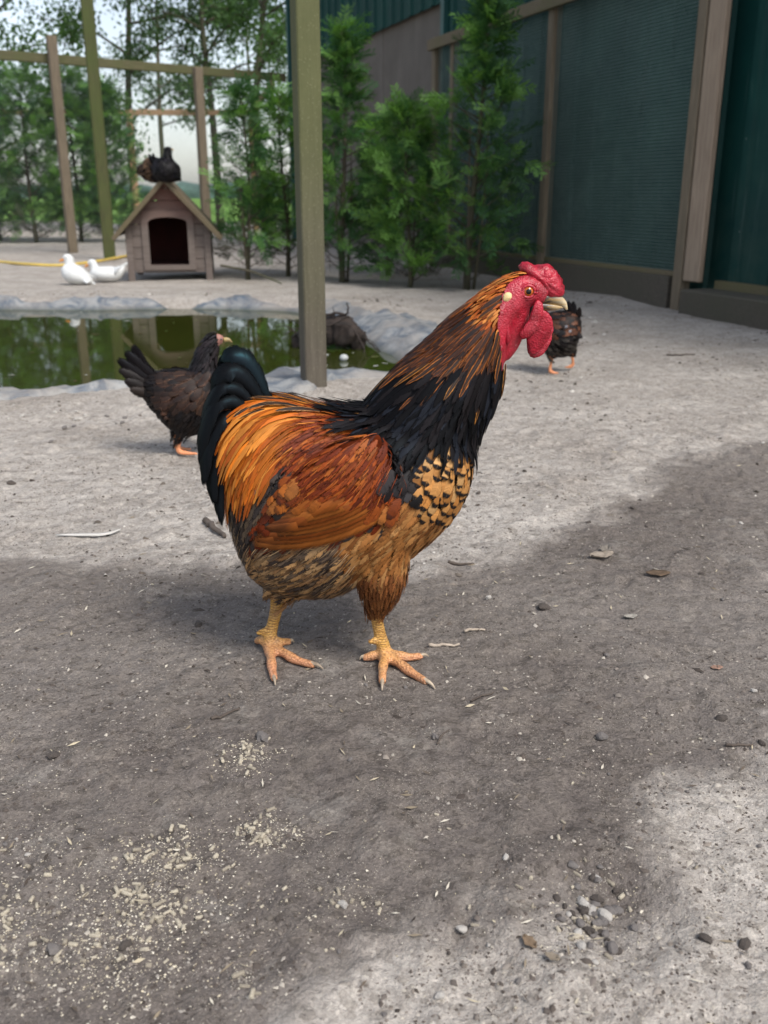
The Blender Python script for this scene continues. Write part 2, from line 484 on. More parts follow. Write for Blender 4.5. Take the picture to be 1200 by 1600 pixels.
LN = 420; LS = 34
LC = closed_curve(POND, LN)
ln = np.c_[np.roll(LC, -2, 0)[:, 1] - np.roll(LC, 2, 0)[:, 1], -(np.roll(LC, -2, 0)[:, 0] - np.roll(LC, 2, 0)[:, 0])]
ln /= np.linalg.norm(ln, axis=1)[:, None]
if pond_sd(*(LC[20:21] + ln[20:21] * .1).T)[0] < 0: ln = -ln
for _ in range(6): ln = (np.roll(ln, 1, 0) + ln + np.roll(ln, -1, 0)) / 3
ln /= np.linalg.norm(ln, axis=1)[:, None]
ss = np.linspace(-.16, .42, LS)
LX = LC[:, None, 0] + ln[:, None, 0] * ss[None]
LY = LC[:, None, 1] + ln[:, None, 1] * ss[None]
S2 = np.tile(ss, (LN, 1))
LZ = gz(LX, LY) + .007
wr = fbm(LX * 5.5, LY * 5.5, oct=3, seed=77)
LZ += (.018 - .012 * (LY > 5)) * np.clip(np.abs(wr) - .1, 0, 1) * np.clip((S2 + .05) / .1, 0, 1) + .016 * (1 - np.abs(vnoise(LX * 9 + LY * 5, LY * 7 - LX * 4, seed=71))) ** 4 * np.clip((S2 + .02) / .05, 0, 1)
cover = .15 + .17 * fbm(LX * 2.3, LY * 2.3, oct=3, seed=70) + .10 * (LX > -.5) - .05 * (LY > 5) + .05 * (LY < 3.4)
LZ -= .05 * np.clip((S2 - cover) / .05, 0, 1)
lidx = np.arange(LN * LS).reshape(LN, LS)
lf = np.stack([lidx[:, :-1], lidx[:, 1:], np.roll(lidx, -1, 0)[:, 1:], np.roll(lidx, -1, 0)[:, :-1]], -1).reshape(-1, 4)
t = NT('pond_liner')
co = t.co()
c = t.mix(t.rng(t.noise(co, 7, 6, .7, 1.2), .4, .58), srgb(80, 90, 101), srgb(143, 143, 141))
c = t.mix(t.rng(t.noise(co, 2.4, 5, .65), .46, .62, 0, .75), c, srgb(136, 128, 119))
c = t.mix(t.rng(t.noise(co, 60, 4, .7), .52, .7, 0, .5), c, srgb(120, 112, 104))
zc = t.n('SeparateXYZ'); t.l(co, zc.inputs[0])
c = t.mix(t.rng(zc.outputs[2], -.012, -.045), c, srgb(62, 68, 60))      # algae line at the water
M_LINER = t.done(t.bsdf(c, .6, t.bump(t.noise(co, 40, 5), .35, .006)))
liner = tag(obj('pond_liner', mesh('pond_liner', np.c_[LX.ravel(), LY.ravel(), LZ.ravel()], lf), M_LINER), 'crumpled pale grey liner around the edge of the pond', 'pond liner')

# ---- far field and distant wood line
fx = np.linspace(-700, 700, 300)
fh = 5 + 3.5 * np.abs(fbm(fx * .02, fx * 0, oct=4, seed=12)) + 1.5 * vnoise(fx * .2, fx * 0, seed=13)
v = []; f = []
for row, (dy, hh) in enumerate(((0, 0), (-2, .5), (0, .85), (5, 1.0), (14, .6), (18, 0))):
    for i, x in enumerate(fx):
        v.append((x, 420 + dy + 3 * math.sin(i * .7 + row), -.5 + fh[i] * hh))
for r_ in range(5):
    for i in range(299): f.append((r_ * 300 + i, r_ * 300 + i + 1, (r_ + 1) * 300 + i + 1, (r_ + 1) * 300 + i))
M_WOODS = plain('far_woods', srgb(74, 96, 88), .95, .35, .5, 0)
tag(obj('distant_wood', mesh('distant_wood', v, f), M_WOODS), 'low bluish line of distant woods beyond the green field', 'woods', kind='stuff')

# ---- the barn along the right
def WP(t_, off=0.0, z=0.0):
    p = WALL_A + WU * t_ + WN * off
    return np.array([p[0], p[1], z])
WAX = np.array([[WU[0], WU[1], 0], [WN[0], WN[1], 0], [0, 0, 1.0]])   # along the wall, out of the wall, up
t = NT('green_cladding')
co = t.co()
c = t.mix(t.rng(t.noise(co, 3, 5), .3, .7), srgb(8, 50, 48), srgb(14, 62, 56))
zc = t.n('SeparateXYZ'); t.l(co, zc.inputs[0])
dirt = t.math('MULTIPLY', t.rng(zc.outputs[2], 1.1, .1), t.rng(t.noise(co, 6, 6, .7), .3, .7))
c = t.mix(t.math('MULTIPLY', dirt, .35), c, srgb(72, 74, 66))
c = t.mix(t.rng(t.noise(t.scale(co, (9, 9, .5)), 4, 4), .6, .8, 0, .35), c, srgb(90, 110, 105))
c = t.mix(t.rng(t.vor(co, 9), .035, .015, 0, .7), c, srgb(170, 175, 168))
M_CLAD = t.done(t.bsdf(c, .6, t.bump(t.noise(co, 50, 3), .1, .002), Specular_IOR_Level=.2))
t = NT('barn_concrete')
co = t.co()
c = t.mix(t.rng(t.noise(co, 2.5, 7, .65), .3, .7), srgb(88, 82, 76), srgb(106, 100, 94))
c = t.mix(t.rng(t.noise(t.scale(co, (3, 3, .4)), 3, 4), .52, .75, 0, .5), c, srgb(82, 78, 72))
M_CONC = t.done(t.bsdf(c, .9, t.bump(t.noise(co, 60, 5), .4, .004)))
M_TIM = wood('grey_timber', srgb(128, 115, 96), srgb(94, 83, 67), None, 2)
M_TIMH = wood('grey_timber_level', srgb(122, 108, 88), srgb(88, 76, 62), srgb(96, 92, 60), 0)
M_PLANK = wood('pinkish_plank', srgb(164, 146, 126), srgb(134, 115, 97), None, 2)
M_BASE = wood('dark_base_board', srgb(94, 86, 76), srgb(64, 58, 51), srgb(70, 68, 55), 0)
M_SEC = plain('barn_trim', srgb(30, 74, 72), .45, .2, 8, .1)

barn = empty('barn', WP(0), 'long dark green clad barn with grey concrete lower wall on the right', 'barn')
bl = np.array(barn.location)
def wpart(name, me_v, me_f, mat, smooth=False, par=None):
    return obj(name, mesh(name, np.asarray(me_v) - bl, me_f, smooth=smooth), mat, par or barn)
def ribbed(t0, t1, z0, z1, off, pitch=.25):
    """one sheet of trapezoid-rib steel, 8 mm thick edges"""
    prof = []
    x = t0
    while x < t1 - 1e-6:
        for du, dn in ((0, 0), (.68, 0), (.74, .022), (.94, .022)):
            q = x + du * pitch
            if q <= t1: prof.append((q, dn))
        x += pitch
    prof.append((t1, 0))
    v = []; f = []
    for zz in (z0, z1):
        for q, dn in prof: v.append(WP(q, off + dn, zz))
        for q, dn in prof: v.append(WP(q, off + dn - .006, zz))
    n = len(prof)
    for i in range(n - 1):
        f.append((i, i + 1, 2 * n + i + 1, 2 * n + i)); f.append((n + i + 1, n + i, 3 * n + i, 3 * n + i + 1))
        f.append((i + 1, i, n + i, n + i + 1)); f.append((2 * n + i, 2 * n + i + 1, 3 * n + i + 1, 3 * n + i))
    return v, f
BACK = -.13
edges_t = [-4.0, -3.0, -2.0, -1.0, 0.0, 1.0, 2.0, 3.0, 3.62]
for i in range(len(edges_t) - 1):
    wpart('cladding_sheet', *ribbed(edges_t[i] + .002, edges_t[i + 1] - .002, .06, 3.6, BACK + (.004 if i % 2 else 0)), M_CLAD)
for a, b in ((3.62, 4.6), (4.6, 5.6), (5.6, 6.6), (6.6, 7.6), (7.6, 8.45)):
    wpart('cladding_sheet', *ribbed(a + .002, b - .002, 2.19, 3.6, BACK + .03 + (.004 if int(a) % 2 else 0)), M_CLAD)
m = 0
for a, b in ((3.63, 5.2), (5.2, 6.9), (6.9, 8.42)):
    for z0, z1 in ((0, .72), (.72, 1.45), (1.45, 2.22)):
        q = MB().box(WP((a + b) / 2, BACK - .06 + .003 * (m % 2), (z0 + z1) / 2 - .02 * (z0 == 0)), (b - a - .008, .08, z1 - z0 - .008 + .04 * (z0 == 0)), WAX, .006)
        wpart('concrete_panel', q.v, q.f, M_CONC); m += 1
q = MB().box(WP(3.6, BACK + .02, 1.8), (.07, .07, 3.6), WAX, .004); wpart('corner_trim', q.v, q.f, M_SEC)
q = MB().box(WP(8.47, BACK + .03, 1.8), (.06, .09, 3.6), WAX, .004); wpart('corner_trim', q.v, q.f, M_SEC)
q = MB().box(WP(2.2, BACK - 3.2, 1.8), (12.4, 6.2, 3.5), WAX); wpart('inner_wall', q.v, q.f, M_CONC)
rv = [WP(-4.2, .15, 3.6), WP(8.7, .15, 3.6), WP(8.7, -3.3, 5.1), WP(-4.2, -3.3, 5.1), WP(-4.2, -6.7, 3.6), WP(8.7, -6.7, 3.6)]
rv2 = [p + np.array([0, 0, .08]) for p in rv]
wpart('roof', rv + rv2, [(0, 1, 2, 3), (3, 2, 5, 4), (6, 9, 8, 7), (9, 10, 11, 8), (0, 6, 7, 1), (4, 5, 11, 10), (0, 3, 9, 6), (3, 4, 10, 9), (1, 7, 8, 2), (2, 8, 11, 5)], M_SEC)
q = MB().box(WP(-2.05, .06, .06), (3.7, .20, .16), WAX, .008); wpart('base_beam', q.v, q.f, M_BASE)
q = MB().box(WP(-2.0, -.09, .155), (3.6, .04, .05), WAX); wpart('sill_board', q.v, q.f, M_TIMH)
q = MB().box(WP(-.66, -.075, 1.8), (.05, .05, 3.3), WAX, .004); wpart('downpipe', q.v, q.f, M_SEC)

M_WIRE = plain('galvanised_wire', srgb(128, 148, 143), .5, .2, 20, 0, Metallic=.6)
def wire_panel(p0, p1, z0, z1, step, r):
    """welded netting between two points: thin four-sided wires both ways"""
    p0 = np.asarray(p0, float); p1 = np.asarray(p1, float)
    d = p1 - p0; L = np.linalg.norm(d); u = d / L; nn = np.array([-u[1], u[0]])
    V = []; Fq = []
    def bar(a, b, s1, s2):
        n = len(V)
        for e in (a, b):
            for i, j in ((-1, -1), (1, -1), (1, 1), (-1, 1)): V.append(e + s1 * i * r + s2 * j * r)
        for k_ in range(4): Fq.append((n + k_, n + (k_ + 1) % 4, n + 4 + (k_ + 1) % 4, n + 4 + k_))
    U3 = np.array([u[0], u[1], 0]); N3 = np.array([nn[0], nn[1], 0]); Z3 = np.array([0, 0, 1.0])
    for s_ in np.arange(step / 2, L, step):
        q_ = p0 + u * s_; bar(np.array([q_[0], q_[1], z0]), np.array([q_[0], q_[1], z1]), U3, N3)
    for zz in np.arange(z0, z1 + 1e-6, step):
        bar(np.array([p0[0], p0[1], zz]) + N3 * 1.5 * r, np.array([p1[0], p1[1], zz]) + N3 * 1.5 * r, N3, Z3)
    return np.array(V), np.array(Fq)

avi = empty('aviary_front', WP(0), 'timber framed wire netting panels standing against the green barn wall', 'wire fence')
al = np.array(avi.location)
def apart(name, q, mat): return obj(name, mesh(name, np.asarray(q.v) - al, q.f, smooth=False), mat, avi)
apart('post', MB().box(WP(.0, 0, 1.45), (.075, .07, 3.0), WAX, .005), M_TIM)
apart('plank', MB().box(WP(-.115, .012, 1.7), (.135, .035, 3.06), WAX, .005), M_PLANK)
apart('post', MB().box(WP(1.57, 0, 1.05), (.07, .07, 2.0), WAX, .005), M_TIM)
apart('post', MB().box(WP(3.52, 0, .95), (.07, .07, 1.9), WAX, .005), M_TIM)
apart('post', MB().box(WP(3.2, -.02, .95), (.06, .06, 1.86), WAX, .005), M_TIM)
apart('top_rail', MB().box(WP(1.72, .052, 1.84), (3.72, .03, .085), WAX, .004), M_TIMH)
apart('base_board', MB().box(WP(.80, .01, .085), (1.44, .04, .2), WAX, .005), M_BASE)
apart('base_board', MB().box(WP(2.55, .012, .085), (1.86, .04, .2), WAX, .005), M_BASE)
apart('sill', MB().box(WP(1.75, -.012, .2), (3.4, .045, .03), WAX, .003), M_TIMH)
for a, b in ((.04, 1.535), (1.605, 3.48)):
    V, Fq = wire_panel(WP(a)[:2], WP(b)[:2], .2, 1.83 if a > 1 else 2.6, .0195, .0010)
    obj('wire_netting', mesh('wire_netting', V - al, Fq, smooth=False), M_WIRE, avi)

# ---- posts and fences
M_MOSSY = wood('mossy_post', srgb(124, 120, 84), srgb(92, 88, 60), srgb(104, 112, 52), 2)
M_POST2 = wood('green_pole', srgb(84, 84, 48), srgb(56, 58, 32), srgb(66, 78, 30), 2)
M_LIGHT = wood('light_timber', srgb(196, 160, 122), srgb(160, 124, 90), None, 2)
M_LIGHTH = wood('light_timber_level', srgb(190, 158, 124), srgb(150, 120, 90), None, 0)
M_RAIL = wood('mossy_rail', srgb(104, 98, 70), srgb(70, 65, 45), srgb(78, 84, 46), 0)
def rot_axes(a):
    c_, s_ = math.cos(a), math.sin(a)
    return np.array([[c_, s_, 0], [-s_, c_, 0], [0, 0, 1.0]])
pb = G(489, 613)
t = NT('yard_post_wood')      # greyer near the ground, algae higher up
co = t.co()
g = t.noise(t.scale(co, (14, 14, .9)), 6, 6, .65, .4)
c = t.mix(t.rng(g, .32, .68), srgb(72, 65, 56), srgb(93, 86, 74))
zc = t.n('SeparateXYZ'); t.l(co, zc.inputs[0])
al_ = t.math('MULTIPLY', t.rng(t.math('ADD', zc.outputs[2], t.math('MULTIPLY', t.noise(co, 3, 4), .5)), .35, 1.15), .8)
c = t.mix(al_, c, t.mix(t.noise(co, 9, 5, .7), srgb(66, 73, 34), srgb(98, 100, 62)))
c = t.mix(t.rng(t.vor(co, 120), .18, .06, 0, .5), c, srgb(170, 165, 140))
M_YPOST = t.done(t.bsdf(c, .9, t.bump(g, .6, .003)))
yp = MB().box((0, 0, 1.4), (.074, .074, 3.2), rot_axes(math.radians(20)), .004)
o = obj('timber_post', yp.mesh('timber_post'), M_YPOST, None, (pb[0], pb[1] + .045, 0))
tag(o, 'square mossy timber post standing behind the rooster at the pond edge', 'post')
pq = G(172, 405)
o = obj('timber_post', MB().box((0, 0, 2.1), (.12, .12, 4.6), rot_axes(.3), .012).mesh('timber_post'), M_POST2, None, (pq[0], pq[1], 0))
tag(o, 'tall green algae covered pole left of the dog house', 'post')

def fence(name, label, pts, zt, posts, mp, mr, net, extra=.12):
    base = np.array([pts[0][0], pts[0][1], 0])
    e = empty(name, base, label, 'fence')
    for i in range(len(pts) - 1):
        a = np.array(pts[i]); b = np.array(pts[i + 1]); d = b - a; L = np.linalg.norm(d)
        ax = rot_axes(math.atan2(d[1], d[0])); mid = (a + b) / 2
        me = MB().box((0, 0, 0), (L, .05, .1), None, .006).mesh('rail')
        r = obj('rail', me, mr, e, (mid[0] - base[0], mid[1] - base[1], zt)); r.rotation_euler[2] = math.atan2(d[1], d[0])
        if net:
            V, Fq = wire_panel(a, b, .03, zt, net, .0009)
            obj('wire_netting', mesh('wire_netting', V - base, Fq, smooth=False), M_WIRE2, e)
    for (x, y, ht) in posts:
        me = MB().box((0, 0, ht / 2 - .1), (.1, .1, ht + .2), rot_axes(.55), .006).mesh('post')
        obj('post', me, mp, e, (x - base[0], y - base[1], 0))
    return e
M_WIRE2 = plain('dark_netting', srgb(60, 70, 66), .6, .2, 20, 0)
fence('netting_fence', 'mossy timber fence with wire netting behind the ducks and the dog house',
      [(-7.2, 9.15), (-3.72, 11.52), (-1.28, 13.28)], 2.08, [(-3.66, 11.42, 2.3), (-2.25, 12.42, 2.1), (-6.6, 9.42, 2.2)], M_TIM, M_RAIL, .03)
fence('netting_fence', 'pale new timber fence farther back, beyond the dark conifers',
      [(-9.5, 18.6), (-4.7, 18.75), (-2.45, 18.8), (-1.5, 13.9)], 2.1, [(-4.7, 18.7, 2.1), (-2.45, 18.7, 2.1), (-7.4, 18.6, 2.1)], M_LIGHT, M_LIGHTH, None)
# ================================================================ birds
YC = 1.200      # depth of the rooster's middle plane
MM = YC / F * 1.02   # metres per photo pixel at that depth

def feather_material(name, gloss=None, rough=.55, spec=.18, bst=.3, dk_=.42, soft=.34):
    t = NT(name)
    uv = t.n('SeparateXYZ'); t.l(t.co('UV'), uv.inputs[0])
    u, v = uv.outputs[0], uv.outputs[1]
    tt = t.math('ABSOLUTE', t.math('MULTIPLY_ADD', u, 2.0, -1.0))
    pat = t.n('SeparateColor'); t.l(t.attr('fpat'), pat.inputs[0])
    rnd = t.attr('fpat', 'Alpha')
    bc = t.math('SUBTRACT', v, t.math('MULTIPLY', tt, .22))
    cv = t.n('CombineXYZ'); t.l(bc, cv.inputs[0]); t.l(t.math('MULTIPLY', rnd, 37.0), cv.inputs[1]); t.l(t.math('MULTIPLY', u, .05), cv.inputs[2])
    nb = t.noise(cv.outputs[0], 16, 4, .75)
    nf = t.noise(cv.outputs[0], 9, 3, .7)
    nbc = t.noise(cv.outputs[0], 7, 2, .6)
    base = t.attr('fcol')
    c = t.mix(t.rng(nb, .25, .75, 0, dk_), base, (0.0, 0.0, 0.0, 1))
    c = t.mix(t.rng(nbc, .45, .75, 0, .40), c, t.mix(1.0, base, (1.5, 1.5, 1.55, 1), 'MULTIPLY'))
    wob = t.math('MULTIPLY', t.math('SUBTRACT', nb, .5), .35)
    edge = t.math('ADD', t.math('MAXIMUM', t.math('MULTIPLY', tt, t.math('MULTIPLY_ADD', v, .55, .38)), t.math('POWER', v, 2.2)), wob)
    lac = t.math('MULTIPLY', pat.outputs[0], t.rng(edge, .50, .62))
    stk = t.math('MULTIPLY', pat.outputs[1], t.rng(t.math('ADD', tt, wob), .72, .42))
    dk = t.math('MAXIMUM', lac, stk)
    c = t.mix(dk, c, srgb(20, 18, 19))
    sh = t.rng(tt, .08, .02, 0, .12)
    c = t.mix(sh, c, t.mix(1.0, base, (1.6, 1.6, 1.6, 1), 'MULTIPLY'))
    bmp = t.bump(t.math('ADD', nb, t.math('MULTIPLY', sh, .4)), bst, .0008)
    s = t.bsdf(c, rough, bmp, Specular_IOR_Level=spec)
    if gloss:
        g = t.n('BsdfGlossy'); t.l(bmp, g.inputs['Normal']); g.inputs['Roughness'].default_value = .36
        lw = t.n('LayerWeight'); lw.inputs[0].default_value = .35
        t.l(t.mix(lw.outputs['Facing'], gloss[0], gloss[1]), g.inputs['Color'])
        mx = t.n('MixShader'); mx.inputs[0].default_value = gloss[2]
        t.l(s, mx.inputs[1]); t.l(g.outputs[0], mx.inputs[2]); s = mx.outputs[0]
    # frayed barbs at the margin
    al = t.rng(t.math('ADD', t.math('MAXIMUM', tt, t.math('POWER', v, 6.0)), t.math('MULTIPLY', pat.outputs[2], t.math('MULTIPLY', t.math('SUBTRACT', nf, .38), 2.6))), 1.0 - soft, 1.02, 1.0, 0.0, True)
    tr = t.n('BsdfTransparent')
    mx = t.n('MixShader'); t.l(al, mx.inputs[0]); t.l(tr.outputs[0], mx.inputs[1]); t.l(s, mx.inputs[2])
    return t.done(mx.outputs[0])
M_FEA = feather_material('feather')
M_FEAW = feather_material('white_feather', None, .7, .1, .15, .10, .3)
M_FEAB = feather_material('black_feather', (srgb(80, 100, 120), srgb(60, 120, 120), .008), .55, .05)
M_FEAT = feather_material('tail_feather', (srgb(50, 90, 110), srgb(60, 140, 130), .028), .5, .05, .5, soft=.2)
M_SICKLE = feather_material('sickle_feather', (srgb(60, 110, 130), srgb(70, 170, 150), .055), .5, .06, .5, soft=.2)

def plumage_under(name):
    t = NT(name)
    return t.done(t.bsdf(t.mix(t.noise(t.co(), 120, 4, .7), (0, 0, 0, 1), t.attr('under')), .95, Specular_IOR_Level=.1))
M_UNDER = plumage_under('under_plumage')
t = NT('leg_skin')
co = t.co()
sc_ = t.vor(t.scale(co, (1, 1, 1.4)), 330, 'Distance')
c = t.mix(t.rng(t.noise(co, 30, 4), .35, .65), srgb(200, 150, 62), srgb(214, 166, 92))
zz = t.n('SeparateXYZ'); t.l(co, zz.inputs[0])
c = t.mix(t.rng(zz.outputs[2], .03, .008), c, srgb(206, 146, 108))
c = t.mix(t.rng(sc_, .42, .75, 0, .55), c, srgb(128, 78, 40))
c = t.mix(t.rng(t.noise(co, 45, 5), .5, .68, 0, .45), c, srgb(140, 112, 88))
sct = t.math('SINE', t.math('ADD', t.math('MULTIPLY', zz.outputs[2], 1700.0), t.math('MULTIPLY', t.noise(co, 90, 2), 9.0)))
scm = t.math('MULTIPLY', t.rng(sct, .55, .95), t.rng(zz.outputs[2], .022, .035))
c = t.mix(t.math('MULTIPLY', scm, .5), c, srgb(120, 76, 38))
M_LEG = t.done(t.bsdf(c, .5, t.bump(t.math('SUBTRACT', sc_, scm), .8, .0016), Subsurface_Weight=.1, Subsurface_Radius=(.004, .002, .001)))
t = NT('red_skin')
co = t.co()
pb_ = t.vor(co, 420)
n = t.noise(co, 60, 5, .7)
c = t.mix(t.rng(n, .35, .65), srgb(118, 7, 22), srgb(172, 22, 46))
c = t.mix(t.rng(t.noise(co, 26, 4, .6), .48, .68, 0, .55), c, srgb(198, 70, 84))
c = t.mix(t.rng(t.noise(co, 90, 3), .66, .74, 0, .5), c, srgb(214, 150, 150))
c = t.mix(t.rng(pb_, .35, .1, 0, .45), c, srgb(206, 56, 78))
M_RED = t.done(t.bsdf(c, .42, t.bump(t.math('ADD', t.math('MULTIPLY', pb_, -1), t.math('MULTIPLY', n, .8)), .5, .0014), Subsurface_Weight=.12, Subsurface_Radius=(.006, .0015, .001)))
M_HORN = plain('beak_horn', srgb(196, 170, 110), .35, .35, 90, .2, .001, col2=srgb(84, 70, 52))
t = NT('rooster_beak')
co = t.co(); sx = t.n('SeparateXYZ'); t.l(co, sx.inputs[0])
tipx = P(884, 475, YC)[0] - G(520, 1040)[0]
c = t.mix(t.rng(t.math('ADD', sx.outputs[0], t.math('MULTIPLY', t.noise(co, 120, 3), .012)), tipx - .018, tipx + .006), srgb(62, 50, 40), srgb(190, 172, 138))
c = t.mix(t.rng(t.noise(t.scale(co, (1, 1, 6)), 60, 3), .5, .65, 0, .6), c, srgb(172, 136, 78))
M_BEAK = t.done(t.bsdf(c, .35, t.bump(t.noise(co, 200, 3), .2, .0008)))
M_CLAW = plain('claw_horn', srgb(176, 160, 138), .45, .3, 120, .2, .001, col2=srgb(110, 92, 76))
M_LOBE = plain('ear_lobe_skin', srgb(226, 196, 140), .6, .15, 120, .4, .001)
M_IRIS = plain('eye_iris', srgb(170, 84, 24), .12, .4, 500, 0)
M_PUPIL = plain('eye_pupil', srgb(8, 6, 6), .05, .1, 10, 0)

def remeshed(name, tubes, voxel, smooth_it=6):
    """one continuous skin over a set of closed tubes"""
    V = []; Fs = []
    for v, f in tubes:
        n = len(V); V += [tuple(p) for p in v]; Fs += [tuple(i + n for i in q) for q in f]
    me = bpy.data.meshes.new(name + '_cage'); me.from_pydata(V, [], Fs); me.update()
    bm = bmesh.new(); bm.from_mesh(me); bmesh.ops.recalc_face_normals(bm, faces=bm.faces); bm.to_mesh(me); bm.free()
    tmp = bpy.data.objects.new('cage', me); COL.objects.link(tmp)
    md = tmp.modifiers.new('r', 'REMESH'); md.mode = 'VOXEL'; md.voxel_size = voxel
    ms = tmp.modifiers.new('s', 'SMOOTH'); ms.iterations = smooth_it; ms.factor = .5
    dg = bpy.context.evaluated_depsgraph_get()
    out = bpy.data.meshes.new_from_object(tmp.evaluated_get(dg))
    out.name = name
    bpy.data.objects.remove(tmp); bpy.data.meshes.remove(me)
    out.polygons.foreach_set('use_smooth', np.ones(len(out.polygons), bool))
    return out

def mesh_np(me):
    v = np.empty(len(me.vertices) * 3, np.float32); me.vertices.foreach_get('co', v); v = v.reshape(-1, 3)
    n = np.empty(len(me.vertices) * 3, np.float32); me.vertices.foreach_get('normal', n); n = n.reshape(-1, 3)
    return v.astype(float), n.astype(float)

def in_poly(poly, x, y):
    ins = np.zeros(np.shape(x), bool); k = len(poly)
    for i in range(k):
        (x0, y0), (x1, y1) = poly[i], poly[(i + 1) % k]
        ins ^= ((y0 > y) != (y1 > y)) & (x < (x1 - x0) * (y - y0) / (y1 - y0 + 1e-12) + x0)
    return ins

SHAPES = {'lance': [.45, .85, 1, .98, .85, .58, .06], 'round': [.5, .82, 1, 1.02, .98, .8, .34], 'blade': [.35, .7, .92, 1, .98, .8, .22], 'fluff': [.5, .85, 1, .95, .8, .55, .2]}
def feather_mesh(name, path, nrm, width, shape, cup, fcol, fpat):
    """path (N,S,3), nrm (N,S,3): a bent blade three points wide for each feather"""
    N, S, _ = path.shape
    prof = np.interp(np.linspace(0, 1, S), np.linspace(0, 1, 7), SHAPES[shape])
    T = np.gradient(path, axis=1); T /= np.linalg.norm(T, axis=2)[..., None] + 1e-12
    side = np.cross(T, nrm); side /= np.linalg.norm(side, axis=2)[..., None] + 1e-12
    wd = width[:, None, None] * prof[None, :, None] * .5
    up = np.cross(side, T)
    L = path - side * wd; R = path + side * wd; C = path + up * wd * cup
    V = np.stack([L, C, R], 2).reshape(-1, 3)
    i = np.arange(N)[:, None, None] * S * 3 + np.arange(S - 1)[None, :, None] * 3 + np.arange(2)[None, None, :]
    Fq = np.stack([i, i + 1, i + 4, i + 3], -1).reshape(-1, 4)
    uv = np.stack(np.broadcast_arrays(np.array([0, .5, 1])[None, None, :], np.linspace(0, 1, S)[None, :, None]), -1)
    uv = np.broadcast_to(uv, (N, S, 3, 2)).reshape(-1, 2)
    ca = np.repeat(fcol, S * 3, 0); pa = np.repeat(fpat, S * 3, 0)
    return mesh(name, V, Fq, uv=uv, fcol=ca, fpat=pa)

